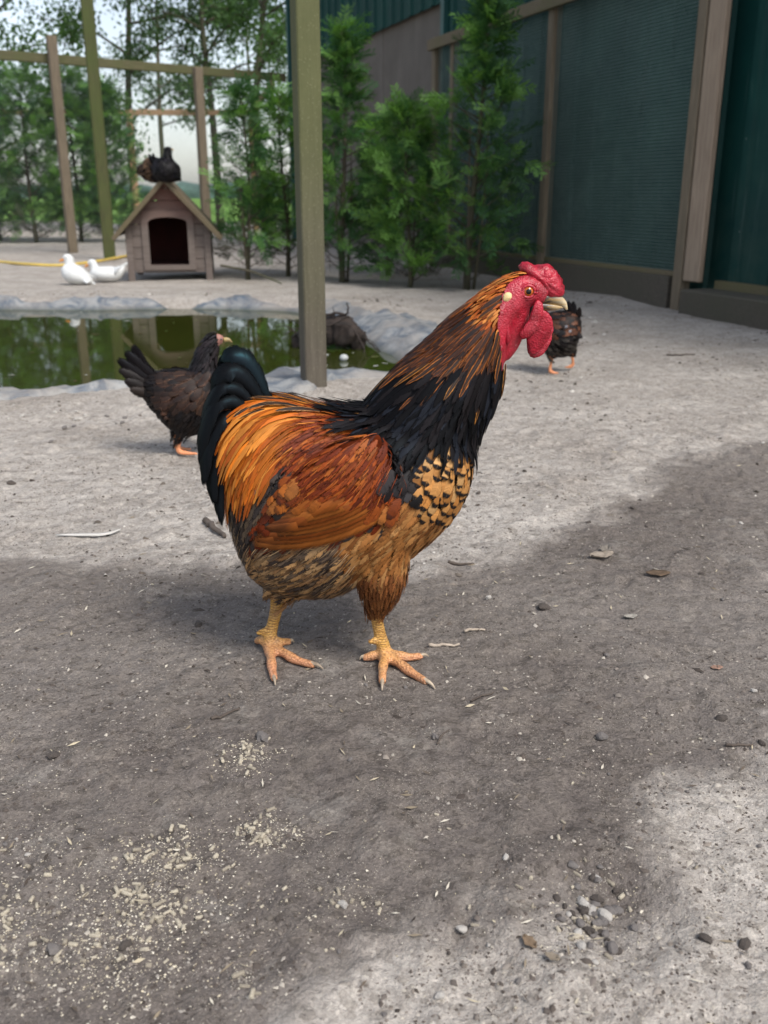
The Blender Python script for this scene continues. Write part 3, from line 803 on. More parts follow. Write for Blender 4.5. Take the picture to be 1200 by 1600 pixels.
class Bird:
    def __init__(s, root, body_me, Yc, flow):
        s.root, s.me, s.Yc = root, body_me, Yc
        s.loc = np.array(root.location)
        s.v, s.n = mesh_np(body_me)
        s.bvh = BVHTree.FromPolygons([tuple(p) for p in s.v], [tuple(p.vertices) for p in body_me.polygons])
        fl = np.array(flow, float)
        s.fp = fl[:, :2]; s.fd = fl[:, 2:] / np.linalg.norm(fl[:, 2:], axis=1)[:, None]
        s.vx, s.vy = s.side(s.v)
        s.under = np.tile(np.array([.02, .018, .017]), (len(s.v), 1))
        s.taken = np.zeros(len(s.v), bool)
    def side(s, p):
        # both flanks are read off the flank that faces the photographer
        return to_px(p[:, 0], s.Yc - np.abs(p[:, 1] - s.Yc), p[:, 2])
    def flow(s, p):
        x, y = s.side(p)
        d2 = (x[:, None] - s.fp[None, :, 0]) ** 2 + (y[:, None] - s.fp[None, :, 1]) ** 2
        wt = 1 / (d2 + 120) ** 1.5
        d = (wt[..., None] * s.fd[None]).sum(1) / wt.sum(1)[:, None]
        return np.c_[d[:, 0], np.zeros(len(d)), -d[:, 1]]
    def pick(s, poly, spacing, claim=True, side=0, extra=None):
        """evenly spread root points on the skin inside an outline drawn on the bird's side view"""
        m = in_poly(poly, s.vx, s.vy)
        if claim: m &= ~s.taken
        if extra is not None: m &= extra(s)
        ii = np.nonzero(m)[0]
        if claim: s.taken[ii] = True
        rng.shuffle(ii)
        cell = {}; out = []
        sp2 = spacing * spacing
        for i in ii:
            p = s.v[i]; k = tuple(np.floor(p / spacing).astype(int))
            ok = True
            for a in (-1, 0, 1):
                for b in (-1, 0, 1):
                    for c_ in (-1, 0, 1):
                        for q in cell.get((k[0] + a, k[1] + b, k[2] + c_), ()):
                            if ((p - q) ** 2).sum() < sp2: ok = False; break
                        if not ok: break
                    if not ok: break
                if not ok: break
            if ok: cell.setdefault(k, []).append(p); out.append(i)
        return np.array(out, int), ii
    def grow(s, roots, L, W, shape, cols, h0=.001, h1=.004, jit=.18, lac=0., stk=0., fringe=.3, cup=.25, S=7, lift=0.0, follow=.8, under=None, name='plumage', mat=None, part=True, droop=0.0, cvar=.18, tl=.16):
        N = len(roots)
        if N == 0: return None
        Ls = L * (1 + rng.normal(0, .16, N)).clip(.6, 1.5); Ws = W * (1 + rng.normal(0, .14, N)).clip(.6, 1.5)
        p = s.v[roots].copy(); nn = s.n[roots].copy()
        d = s.flow(p) + rng.normal(0, jit, (N, 3)); d[:, 1] += 0
        path = np.empty((N, S, 3)); nr = np.empty((N, S, 3))
        hj = rng.uniform(0, 1, N) * .0018
        tilt = rng.normal(0, tl, N)
        for k in range(S):
            if k:
                fd = s.flow(p) * follow + d * (1 - follow) + rng.normal(0, jit * .1, (N, 3))
                fd[:, 2] -= droop * k / S
                fd -= nn * (fd * nn).sum(1)[:, None]
                fd /= np.linalg.norm(fd, axis=1)[:, None] + 1e-9
                d = fd
                p = p + fd * (Ls / (S - 1))[:, None]
                for j in range(N):
                    loc, no, _, _ = s.bvh.find_nearest(p[j])
                    if (Vector(p[j]) - loc).length < .03:
                        p[j] = loc; nn[j] = nn[j] * .5 + np.array(no) * .5
                nn /= np.linalg.norm(nn, axis=1)[:, None]
            tq = k / (S - 1)
            path[:, k] = p + nn * (h0 + hj + h1 * tq + lift * tq * tq)[:, None]
            sd_ = np.cross(d, nn)
            nr[:, k] = nn + sd_ * tilt[:, None]
        cols = [np.array(c[:3]) for c in cols]
        ci = rng.integers(0, len(cols), N)
        fc = np.array(cols)[ci] * (1 + rng.normal(0, cvar, N)).clip(.5, 1.6)[:, None]
        rv = lambda q: np.full(N, q) if np.isscalar(q) else rng.uniform(q[0], q[1], N)
        fpat = np.c_[rv(lac), rv(stk), rv(fringe), rng.uniform(0, 1, N)]
        me = feather_mesh(name, path - s.loc, nr, Ws, shape, cup, fc, fpat)
        return tag(obj(name, me, mat or M_FEA, s.root), kind='stuff')
    def zone(s, name, poly, spacing, L, W, shape, cols, claim=True, under=None, extra=None, **kw):
        r, ii = s.pick(poly, spacing, claim, extra=extra)
        if claim and len(ii):
            s.under[ii] = np.array(cols[0][:3]) * .45 if under is None else np.array(under[:3])
        return s.grow(r, L, W, shape, cols, name=name, **kw)
    def finish(s, mats, pick_mat=None):
        me = s.me
        me.transform(Matrix.Translation(-Vector(s.loc)))
        at = me.attributes.new('under', 'FLOAT_COLOR', 'POINT')
        at.data.foreach_set('color', np.c_[s.under, np.ones(len(s.under))].astype(np.float32).ravel())
        for m_ in mats: me.materials.append(m_)
        if pick_mat is not None:
            lab = pick_mat(s)
            mi = np.array([max(lab[i] for i in p.vertices) for p in me.polygons], np.int32)
            me.polygons.foreach_set('material_index', mi)
        me.update()
        return obj('body', me, None, s.root)

def free_feather(name, root, pts, width, fcol, lac=0., stk=0., fringe=.15, shape='blade', cup=.3, nside=(0, -1, 0), mat=None, S=14, twist=0.0):
    """a single large feather along a drawn path"""
    pth = spline(pts, S)[None]
    nn = np.tile(np.asarray(nside, float), (1, S, 1))
    nn[0, :, 2] += twist * np.linspace(0, 1, S)
    me = feather_mesh(name, pth - np.array(root.location), nn, np.array([width]), shape, cup, np.array([fcol[:3]]), np.array([[lac, stk, fringe, random.random()]]))
    # a little thickness so that it is not a paper sheet
    o = obj(name, me, mat or M_FEA, root)
    md = o.modifiers.new('thickness', 'SOLIDIFY'); md.thickness = .0006
    return o

def pillow(name, outline, thick, Yc, root, mat, rings=7, lump=.0, lump_scale=300, yoff=0.0, bend=0.0, sub=48):
    """a fleshy lobe: outline on the side view, swollen on both sides"""
    pts = np.array([P(x, y, Yc + yoff) for x, y in outline])
    m = np.vstack([pts[-2:], pts, pts[:2]])
    n_ = len(pts)
    c = spline(m, (n_ + 3) * 12 + 1)
    c = c[24:24 + n_ * 12: max(1, n_ * 12 // sub)]
    cen_ = c.mean(0)
    k = len(c); V = []; Fs = []
    for sgn in (-1, 1):
        for r_ in range(rings):
            q = r_ / (rings - 1) if sgn < 0 else r_ / (rings - 1)
            sc = math.cos(q * math.pi / 2 * .97)
            for p in c:
                w_ = cen_ + (p - cen_) * sc
                V.append((w_[0], w_[1] + sgn * thick * math.sin(q * math.pi / 2) + bend * (w_[2] - cen_[2]), w_[2]))
    for sd_ in range(2):
        o_ = sd_ * rings * k
        for r_ in range(rings - 1):
            for i in range(k):
                a, b, cc, d = o_ + r_ * k + i, o_ + r_ * k + (i + 1) % k, o_ + (r_ + 1) * k + (i + 1) % k, o_ + (r_ + 1) * k + i
                Fs.append((a, d, cc, b) if sd_ else (a, b, cc, d))
        Fs.append(tuple(o_ + (rings - 1) * k + i for i in (range(k) if sd_ == 0 else range(k - 1, -1, -1))))
    V = np.array(V)
    if lump:
        ctr = V.mean(0); dr = V - ctr; dr /= np.linalg.norm(dr, axis=1)[:, None] + 1e-9
        V += dr * (lump * vnoise(V[:, 0] * lump_scale, V[:, 1] * lump_scale, V[:, 2] * lump_scale, seed=3))[:, None]
    me = mesh(name, V - np.array(root.location), Fs)
    bm = bmesh.new(); bm.from_mesh(me); bmesh.ops.remove_doubles(bm, verts=bm.verts, dist=1e-5); bmesh.ops.recalc_face_normals(bm, faces=bm.faces); bm.to_mesh(me); bm.free()
    return obj(name, me, mat, root)

def torso(rows, Yc, k=20):
    """rows: photo x, top, bottom, half width in photo pixels"""
    pts = []; r = []; rw = []
    for x, a, b, hw in rows:
        p0, p1 = P(x, a, Yc), P(x, b, Yc)
        pts.append((p0 + p1) / 2); r.append((p0[2] - p1[2]) / 2); rw.append(hw * Yc / F)
    pts = spline(np.c_[np.array(pts), r, rw], 30)
    v, f = tube_vf(pts[:, :3], np.maximum(pts[:, 3], .002), k, np.maximum(pts[:, 4], .002), ref=(0, 1, 0), fixed_t=(1, 0, 0))
    return v, f
def limb(rows, Yc, k=14, n=16):
    """rows: photo x, y, in-plane radius, side radius (pixels), optional depth offset in metres"""
    q = []
    for r in rows:
        p = P(r[0], r[1], Yc + (r[4] if len(r) > 4 else 0))
        q.append(np.r_[p, r[2] * Yc / F, r[3] * Yc / F])
    q = spline(q, n)
    return tube_vf(q[:, :3], np.maximum(q[:, 3], .0008), k, np.maximum(q[:, 4], .0008), ref=(0, 1, 0))
def toe(pts, r, k=10, n=12):
    q = spline(pts, n)
    return tube_vf(q, np.interp(np.linspace(0, 1, n), np.linspace(0, 1, len(r)), r), k)
# ---------------------------------------------------------------- the rooster
rooster = empty('rooster', (G(520, 1040)[0], 1.2, 0), 'large rooster with red comb, orange saddle and black gold streaked neck, walking', 'rooster')
px = lambda q: q * MM
body_tubes = [
    torso([(352, 672, 742, 24), (368, 645, 828, 52), (395, 630, 890, 78), (440, 627, 916, 98), (500, 636, 920, 112), (555, 642, 906, 116), (605, 634, 884, 110), (650, 630, 854, 98), (690, 634, 820, 80), (718, 652, 782, 55), (731, 680, 742, 26)], YC),
    limb([(640, 705, 92, 84), (672, 640, 82, 70), (713, 585, 70, 56), (747, 529, 52, 45), (772, 492, 40, 37), (800, 463, 31, 30), (826, 453, 26, 25), (852, 463, 16, 17)], YC, 18, 24),
    limb([(805, 465, 25, 22), (803, 500, 22, 19), (798, 535, 15, 14), (788, 560, 8, 9)], YC),
]
for sg in (-1, 1):
    body_tubes.append(limb([(612, 725, 52, 12, sg * .082), (545, 755, 60, 15, sg * .090), (475, 798, 44, 13, sg * .084), (418, 833, 20, 7, sg * .072)], YC))
near_hip = limb([(588, 850, 52, 44, -.042), (594, 900, 38, 34, -.042), (592, 932, 24, 22, -.034), (587, 950, 12.5, 12, -.026), (588, 962, 11, 10.5, -.022), (593, 988, 10.5, 10, -.020), (600, 1013, 12, 12, -.020), (602, 1026, 10, 10, -.020)], YC, 14, 40)
far_hip = limb([(470, 860, 60, 44, .04), (445, 912, 30, 28, .034), (434, 942, 14, 13, .024), (430, 960, 11, 10.5, .018), (424, 985, 11, 10.5, .012), (421, 1004, 12, 12, .010), (422, 1014, 10, 10, .010)], YC, 14, 40)
body_tubes += [near_hip, far_hip]
ball_n = P(602, 1024, YC - .020); ball_f = P(422, 1012, YC + .010)
claws = []
def foot(ball, tips, rr):
    for (mx, my, mz), (tx, ty) in tips:
        t_ = G(tx, ty, .0035); t_[2] += gz1(t_[0], t_[1]) + .001
        m_ = G(mx, my, mz); m_[2] += gz1(m_[0], m_[1])
        pts = [ball, ball * .45 + m_ * .55 + np.array([0, 0, .002]), m_, m_ * .3 + t_ * .7]
        q = spline(pts, 14)
        r = np.interp(np.linspace(0, 1, 14), [0, .3, .6, .85, 1], [.0095, .0075, .0068, .0062, .0045]) * rr * (1 + .10 * np.sin(np.linspace(0, 14, 14)))
        body_tubes.append(tube_vf(q, r, 10))
        d = t_ - q[-1]
        cp = spline([q[-3], q[-1] + np.array([0, 0, .0022]), q[-1] + d * .6 + np.array([0, 0, .0015]), t_ - np.array([0, 0, .002])], 10)
        claws.append(tube_vf(cp, np.linspace(.0040, .0006, 10) * rr, 8))
foot(ball_n, [((598, 1052, .007), (597, 1079)), ((641, 1050, .007), (680, 1077)), ((636, 1029, .007), (670, 1027)), ((578, 1028, .008), (562, 1033))], 1.0)
foot(ball_f, [((425, 1042, .007), (430, 1068)), ((462, 1030, .007), (505, 1046)), ((440, 1012, .007), (460, 1008)), ((408, 1000, .016), (398, 1004))], 1.0)
# spurs
for c0, c1 in ((P(596, 1000, YC - .022), P(575, 1003, YC - .03)), (P(421, 985, YC + .01), P(400, 990, YC + .005))):
    body_tubes.append(toe([c0, c0 * .5 + c1 * .5, c1], [.006, .0055, .003]))
body_me = remeshed('rooster_body', body_tubes, .0024, 5)
FLOW = [(800, 445, -1, .35), (770, 470, -.8, .6), (730, 500, -.75, .65), (690, 550, -.75, .65), (640, 590, -.8, .6), (570, 640, -.85, .5),
        (800, 520, -.1, 1), (790, 590, -.15, 1), (760, 640, -.3, 1), (740, 560, -.6, .8), (700, 620, -.55, .85), (650, 650, -.6, .8), (600, 680, -.6, .8),
        (735, 700, -.1, 1), (710, 760, -.45, .9), (670, 760, -.5, .85), (660, 820, -.7, .6),
        (600, 850, -.7, .65), (620, 900, -.25, 1), (590, 930, 0, 1), (500, 880, -.75, .6), (430, 880, -.8, .5), (390, 860, -.5, .9), (450, 925, -.8, .4), (540, 930, -.6, .7),
        (590, 700, -.6, .8), (560, 740, -.65, .75), (520, 780, -.8, .5), (450, 820, -.9, .35), (600, 780, -.5, .8),
        (530, 640, -1, .3), (480, 630, -1, .2), (430, 625, -1, .3), (380, 640, -.7, .7), (350, 700, -.3, .95), (400, 700, -.55, .83), (450, 690, -.7, .7), (500, 690, -.75, .65), (420, 750, -.45, .9), (370, 780, -.2, .97)]
B = Bird(rooster, body_me, YC, FLOW)
FACE = [(786, 462), (795, 445), (808, 434), (830, 428), (885, 440), (890, 500), (860, 520), (830, 530), (815, 545), (800, 572), (778, 580), (783, 545), (779, 505)]
face_m = in_poly(FACE, B.vx, B.vy)
leg_m = (B.vy > 950) | ((B.vy > 938) & (B.vx < 450) & (B.vx > 410) & (np.abs(B.v[:, 1] - YC - .024) < .02))
B.taken |= face_m | leg_m
OR1, OR2, OR3 = srgb(184, 100, 24), srgb(168, 82, 18), srgb(200, 124, 46)
RU1, RU2, RU3 = srgb(130, 58, 16), srgb(104, 40, 11), srgb(152, 80, 26)
BK = srgb(14, 13, 14); BK2 = srgb(26, 23, 24)
TAN1, TAN2, TAN3 = srgb(172, 122, 68), srgb(154, 102, 50), srgb(186, 142, 90)
GR1, GR2, GR3 = srgb(86, 74, 64), srgb(150, 122, 90), srgb(52, 45, 42)
# feathers are laid from the rear forwards so that each tract covers the roots of the one behind it
B.zone('head_plumage', [(842, 428), (838, 400), (790, 400), (735, 430), (745, 500), (785, 520), (782, 465), (797, 444), (812, 432)], px(4.5), px(17), px(5), 'lance', [srgb(190, 104, 36), srgb(160, 76, 24), srgb(200, 126, 60)], stk=(0, .5), h0=.0005, h1=.0015, fringe=.3, under=RU2)
B.zone('hackle_plumage', [(800, 395), (730, 420), (590, 530), (575, 575), (640, 585), (720, 570), (790, 552), (806, 540), (785, 520), (779, 505), (786, 462)], px(6.0), px(46), px(9), 'lance', [srgb(160, 90, 32), srgb(138, 74, 26), srgb(118, 62, 24), srgb(84, 46, 22)], stk=(.9, 1.0), h0=.0008, h1=.005, jit=.08, fringe=.25, S=8, under=BK, follow=.9)
B.zone('cape_plumage', [(590, 530), (568, 590), (562, 640), (590, 668), (640, 686), (700, 672), (752, 664), (815, 615), (812, 540), (790, 552), (720, 570), (640, 585), (575, 575)], px(8), px(74), px(17), 'lance', [BK, BK, BK2, srgb(28, 30, 36)], h0=.0015, h1=.008, jit=.10, fringe=.35, S=8, mat=M_FEAB, under=BK, lift=.002)
r_, _ = B.pick([(620, 560), (550, 620), (545, 650), (610, 625), (700, 595), (790, 570), (780, 545)], px(22), claim=False)
B.grow(r_, px(62), px(9), 'lance', [srgb(190, 126, 50), srgb(170, 100, 34)], stk=1.0, h0=.003, h1=.008, jit=.08, fringe=.3, S=8, name='gold_edged_plumage')
r_, _ = B.pick([(596, 596), (668, 590), (676, 640), (606, 648)], px(12), claim=False)
B.grow(r_, px(104), px(15), 'lance', [BK, BK, BK2], h0=.005, h1=.006, jit=.16, fringe=.25, S=11, name='long_hackle_plumage', mat=M_FEAB, lift=.004)
B.zone('breast_plumage', [(668, 660), (770, 640), (760, 740), (715, 800), (668, 790), (655, 730)], px(11.5), px(31), px(23), 'round', [TAN1, TAN2, TAN3, srgb(176, 122, 66)], lac=1.0, h0=.001, h1=.0045, fringe=.25, under=BK, jit=.1)
B.zone('side_plumage', [(600, 668), (668, 660), (655, 730), (668, 760), (625, 775), (612, 740)], px(13), px(36), px(26), 'round', [BK2, srgb(50, 47, 48), srgb(40, 36, 36)], h0=.001, h1=.005, fringe=.5, under=BK)
B.zone('lower_breast_plumage', [(625, 775), (668, 755), (668, 790), (720, 795), (690, 845), (640, 880), (560, 895), (535, 850), (560, 825), (615, 815)], px(7.5), px(44), px(18), 'fluff', [srgb(156, 108, 60), srgb(146, 96, 50), srgb(136, 86, 42), srgb(164, 118, 70), srgb(120, 74, 36)], lac=(0, .3), cvar=.1, tl=.1, h0=.001, h1=.0045, fringe=.75, under=srgb(90, 60, 34), jit=.14)
B.zone('wing_bow_plumage', [(500, 612), (560, 615), (600, 668), (625, 740), (622, 775), (560, 792), (480, 775), (470, 740), (452, 690), (500, 650)], px(6), px(40), px(11), 'fluff', [RU1, RU2, RU3, srgb(138, 62, 18), srgb(96, 36, 11)], h0=.001, h1=.006, fringe=.75, jit=.2, under=RU2)
B.zone('wing_covert_plumage', [(428, 778), (445, 750), (480, 745), (560, 765), (630, 760), (620, 796), (560, 786), (480, 780)], px(11), px(32), px(22), 'round', [srgb(146, 80, 28), srgb(128, 62, 20), srgb(112, 50, 16), srgb(150, 90, 40)], lac=(.1, .7), cvar=.12, tl=.08, h0=.0045, h1=.004, fringe=.4, jit=.1, under=RU2)
B.zone('under_wing_plumage', [(380, 860), (400, 815), (428, 778), (480, 780), (560, 786), (620, 796), (612, 822), (540, 842), (420, 862)], px(11), px(26), px(18), 'round', [RU2, GR3], h0=.001, h1=.003, fringe=.4)
B.zone('saddle_plumage', [(405, 600), (500, 605), (512, 640), (470, 700), (440, 722), (395, 735), (340, 720), (322, 685), (340, 615)], px(7.6), px(92), px(11), 'lance', [OR1, OR2, OR1, OR3, srgb(196, 100, 22)], stk=(0, .25), h0=.0015, h1=.010, jit=.10, fringe=.3, S=10, under=srgb(90, 44, 12), droop=.25)
r_, _ = B.pick([(338, 622), (400, 606), (405, 690), (345, 705)], px(9), claim=False)
B.grow(r_, px(74), px(10), 'lance', [OR1, OR2, OR3], stk=(0, .3), h0=.008, h1=.010, jit=.12, fringe=.3, S=9, name='rear_saddle_plumage', droop=.25)
r_, _ = B.pick([(405, 605), (500, 610), (500, 650), (420, 650)], px(16), claim=False)
B.grow(r_, px(60), px(12), 'lance', [OR3, srgb(180, 130, 80)], stk=1.0, h0=.005, h1=.008, jit=.12, fringe=.35, S=8, name='dark_streaked_plumage')
B.zone('rear_fluff', [(320, 690), (395, 735), (440, 722), (470, 740), (430, 775), (392, 822), (398, 860), (365, 905), (330, 800)], px(9), px(42), px(15), 'fluff', [srgb(44, 38, 36), srgb(30, 26, 26), srgb(62, 52, 46), srgb(88, 74, 60)], h0=.001, h1=.008, fringe=.9, jit=.25, under=BK)
B.zone('belly_fluff', [(345, 880), (398, 850), (540, 838), (575, 880), (552, 915), (545, 960), (400, 965), (350, 930)], px(8), px(42), px(17), 'fluff', [srgb(150, 118, 82), srgb(92, 76, 62), srgb(168, 128, 84), srgb(60, 50, 45), srgb(134, 98, 64)], h0=.001, h1=.009, fringe=.95, jit=.30, under=srgb(70, 56, 44))
B.zone('thigh_fluff', [(545, 870), (660, 845), (660, 965), (540, 965)], px(6), px(28), px(10), 'fluff', [srgb(112, 66, 32), srgb(94, 54, 26), srgb(124, 78, 42)], h0=.001, h1=.007, fringe=.9, jit=.24, under=srgb(76, 42, 20))
B.zone('loose_plumage', [(200, 560), (680, 560), (680, 640), (1000, 640), (1000, 940), (200, 940)], px(14), px(38), px(22), 'round', [GR3, RU2], h0=.001, h1=.005, fringe=.5, jit=.2, under=GR3)
# fine loose barbs lying over the tracts
for nm, poly, sp, L_, cols_, md_ in (
        ('wing_bow_barbs', [(500, 612), (560, 615), (600, 668), (625, 740), (622, 775), (560, 792), (480, 775), (452, 690)], 9, 26, [RU3, RU1, RU2], 1.5),
        ('saddle_barbs', [(405, 600), (500, 605), (512, 640), (470, 700), (440, 722), (395, 735), (345, 720), (335, 680), (350, 630)], 11, 40, [OR3, OR2, OR1], 1.6),
        ('fluff_barbs', [(345, 760), (398, 850), (540, 838), (560, 870), (552, 950), (400, 960), (350, 930)], 4.5, 26, [srgb(170, 140, 104), srgb(130, 104, 78), srgb(54, 45, 40), srgb(96, 78, 62)], 1.3)):
    r_, _ = B.pick(poly, px(sp), claim=False, extra=lambda s_: ~(leg_m | face_m))
    B.grow(r_, px(L_), px(md_), 'lance', cols_, h0=.003, h1=.0075, jit=.3, fringe=0, cup=.1, S=5, name=nm, follow=.6)
B.under[face_m] = (.2, .01, .03)
B.finish([M_UNDER, M_RED, M_LEG], lambda s: np.where(leg_m, 2, np.where(face_m, 1, 0)))
for q in claws:
    obj('claw', mesh('claw', np.array(q[0]) - B.loc, q[1]), M_CLAW, rooster)

# wing quills: each its own feather, folded over the flank on both sides
for sg in (-1, 1):
    for i in range(8):
        u = i / 7
        tip = (394 + 30 * u ** 1.3, 846 - 42 * u); root_ = (612 - 40 * u, 792 - 30 * u); mid = ((tip[0] + root_[0]) / 2, (tip[1] + root_[1]) / 2 + 10 - 6 * u)
        pts = []
        for (x, y), lift in ((root_, .008), (((root_[0] + mid[0]) / 2, (root_[1] + mid[1]) / 2 + 3), .012), (mid, .014), (((tip[0] + mid[0]) / 2, (tip[1] + mid[1]) / 2 + 1), .014), (tip, .011)):
            p = P(x, y, YC - .09)
            for _k in range(4):
                loc, no, _, _ = B.bvh.find_nearest(Vector(p)); p = P(x, y, loc[1])
            loc = np.array(p); loc[1] -= lift * .6 - .0005 * i
            if sg > 0: loc[1] = 2 * YC - loc[1]
            pts.append(loc)
        c_ = [srgb(150, 86, 34), srgb(140, 76, 28), srgb(132, 68, 24)][i % 3]
        free_feather('flight_feather', rooster, pts, px(38 if i else 44), c_, lac=.15 if i < 3 else .5, fringe=.05, nside=(0, sg, .25), shape='blade', cup=.2)
# tail: drooping black sickles, each its own feather
TB = [([(425, 640), (402, 598), (382, 566), (362, 556), (346, 566)], 32, .000), ([(420, 645), (396, 598), (372, 566), (352, 566), (340, 590)], 30, .014), ([(420, 645), (392, 604), (368, 580), (348, 586), (334, 616)], 32, -.012),
      ([(410, 655), (380, 612), (352, 600), (332, 630), (322, 672)], 34, -.024), ([(410, 655), (380, 610), (350, 598), (326, 634), (316, 688)], 34, .024),
      ([(405, 665), (374, 626), (346, 624), (328, 665), (322, 716)], 34, -.034), ([(405, 665), (374, 626), (344, 624), (322, 668), (315, 722)], 34, .032),
      ([(400, 675), (370, 646), (348, 654), (332, 700), (330, 745)], 34, -.042), ([(400, 675), (370, 646), (344, 654), (326, 702), (324, 752)], 34, .040),
      ([(400, 690), (372, 670), (352, 688), (342, 730), (348, 772)], 34, -.046), ([(400, 690), (372, 670), (350, 688), (336, 732), (340, 775)], 34, .044),
      ([(400, 710), (376, 700), (358, 716), (352, 755), (358, 800)], 30, -.048), ([(400, 710), (376, 700), (356, 716), (350, 757), (352, 798)], 30, .046),
      ([(410, 655), (384, 614), (356, 606), (338, 640), (330, 690)], 32, -.005), ([(414, 650), (388, 602), (362, 584), (342, 604), (330, 645)], 30, .004)]
for pts_, wd, dy in TB:
    pts = []
    for i, (x, y) in enumerate(pts_):
        p = P(x, y, YC); p[1] += dy * (.4 + .6 * i / 4) * 1.25
        pts.append(p)
    free_feather('tail_feather', rooster, pts, px(wd * (random.uniform(1.15, 1.35) if (pts_, wd, dy) in TB[:3] else random.uniform(.75, 1.0))), BK, fringe=.25, nside=(-.35 + random.uniform(-.3, .3), -1 if dy <= .004 else 1, .35 + random.uniform(-.2, .2)), shape='blade', cup=.08 + .12 * random.random(), mat=M_SICKLE if (pts_, wd, dy) in (TB[0], TB[1]) else M_FEAT, twist=.2 + .4 * random.random())

# ---- head furniture
comb = pillow('comb', [(810, 416), (823, 409), (838, 415), (853, 413), (869, 423), (879, 440), (882, 458), (871, 467), (856, 466), (843, 455), (832, 440), (818, 428)], px(16), YC, rooster, M_RED, 9, .0018, 330, sub=72)
for sg in (-1, 1):
    pillow('wattle', [(846, 484), (858, 490), (863, 504), (861, 522), (851, 541), (838, 554), (829, 551), (825, 534), (825, 514), (831, 496)] if sg < 0 else [(848, 484), (860, 492), (864, 508), (862, 528), (852, 548), (838, 558), (826, 553), (822, 530), (828, 500)], px(3.6), YC, rooster, M_RED, 7, .0012, 260, yoff=sg * px(10) if sg > 0 else -px(14), bend=.18 * sg, sub=60)
    pillow('cheek_fold', [(838, 470), (848, 474), (848, 492), (840, 512), (828, 526), (816, 530), (812, 522), (822, 506), (830, 488)], px(4), YC, rooster, M_RED, 6, .0010, 260, yoff=sg * px(21), sub=48)
    pillow('red_lobe', [(784, 474), (792, 472), (797, 486), (796, 510), (798, 530), (793, 538), (786, 526), (781, 500)], px(6), YC, rooster, M_RED, 6, .0012, 260, yoff=sg * px(24), sub=48)
    pillow('ear_lobe', [(786, 462), (792, 457), (799, 459), (799, 467), (793, 472), (786, 470)], px(5), YC, rooster, M_LOBE, 6, .0006, 300, yoff=sg * px(28), sub=36)
    ec = P(822, 453, YC); ec[1] += sg * px(22.5)
    bm = bmesh.new(); bmesh.ops.create_uvsphere(bm, u_segments=20, v_segments=12, radius=px(8)); me = bpy.data.meshes.new('eye'); bm.to_mesh(me); bm.free()
    me.polygons.foreach_set('use_smooth', np.ones(len(me.polygons), bool))
    eye = obj('eye', me, M_IRIS, rooster, tuple(ec - B.loc)); eye.scale = (1, .75, 1)
    bm = bmesh.new(); bmesh.ops.create_uvsphere(bm, u_segments=16, v_segments=10, radius=px(4.2)); me = bpy.data.meshes.new('pupil'); bm.to_mesh(me); bm.free()
    me.polygons.foreach_set('use_smooth', np.ones(len(me.polygons), bool))
    pu = obj('pupil', me, M_PUPIL, eye, (0, sg * px(6.2), 0)); pu.scale = (1, .55, 1)
    ring = [ec - B.loc + np.array([px(9.6) * math.cos(a), sg * px(2.0), px(8.6) * math.sin(a)]) for a in np.linspace(0, 2 * math.pi, 25)]
    for k_, (rr_, sc2) in enumerate(((2.4, 1.0), (1.8, 1.38))):
        rg = [ec - B.loc + (q - ec + B.loc) * sc2 - np.array([0, sg * px(2.2) * k_, 0]) for q in ring]
        v, f = tube_vf(rg, px(rr_), 8); obj('eyelid', mesh('eyelid', v, f), M_RED, rooster)
v, f = limb([(840, 467, 9, 12), (856, 466, 9, 10), (870, 468, 8, 7.5), (880, 474, 5.5, 4.5), (886, 484, 1.4, 1.1)], YC, 14, 16)
bk = obj('upper_beak', mesh('upper_beak', np.array(v) - B.loc, f), M_BEAK, rooster)
v, f = limb([(842, 478, 8, 11), (856, 479, 6.5, 8.5), (868, 480, 5, 6), (879, 480, 1.5, 2)], YC, 12, 12)
obj('lower_beak', mesh('lower_beak', np.array(v) - B.loc, f), M_BEAK, rooster)
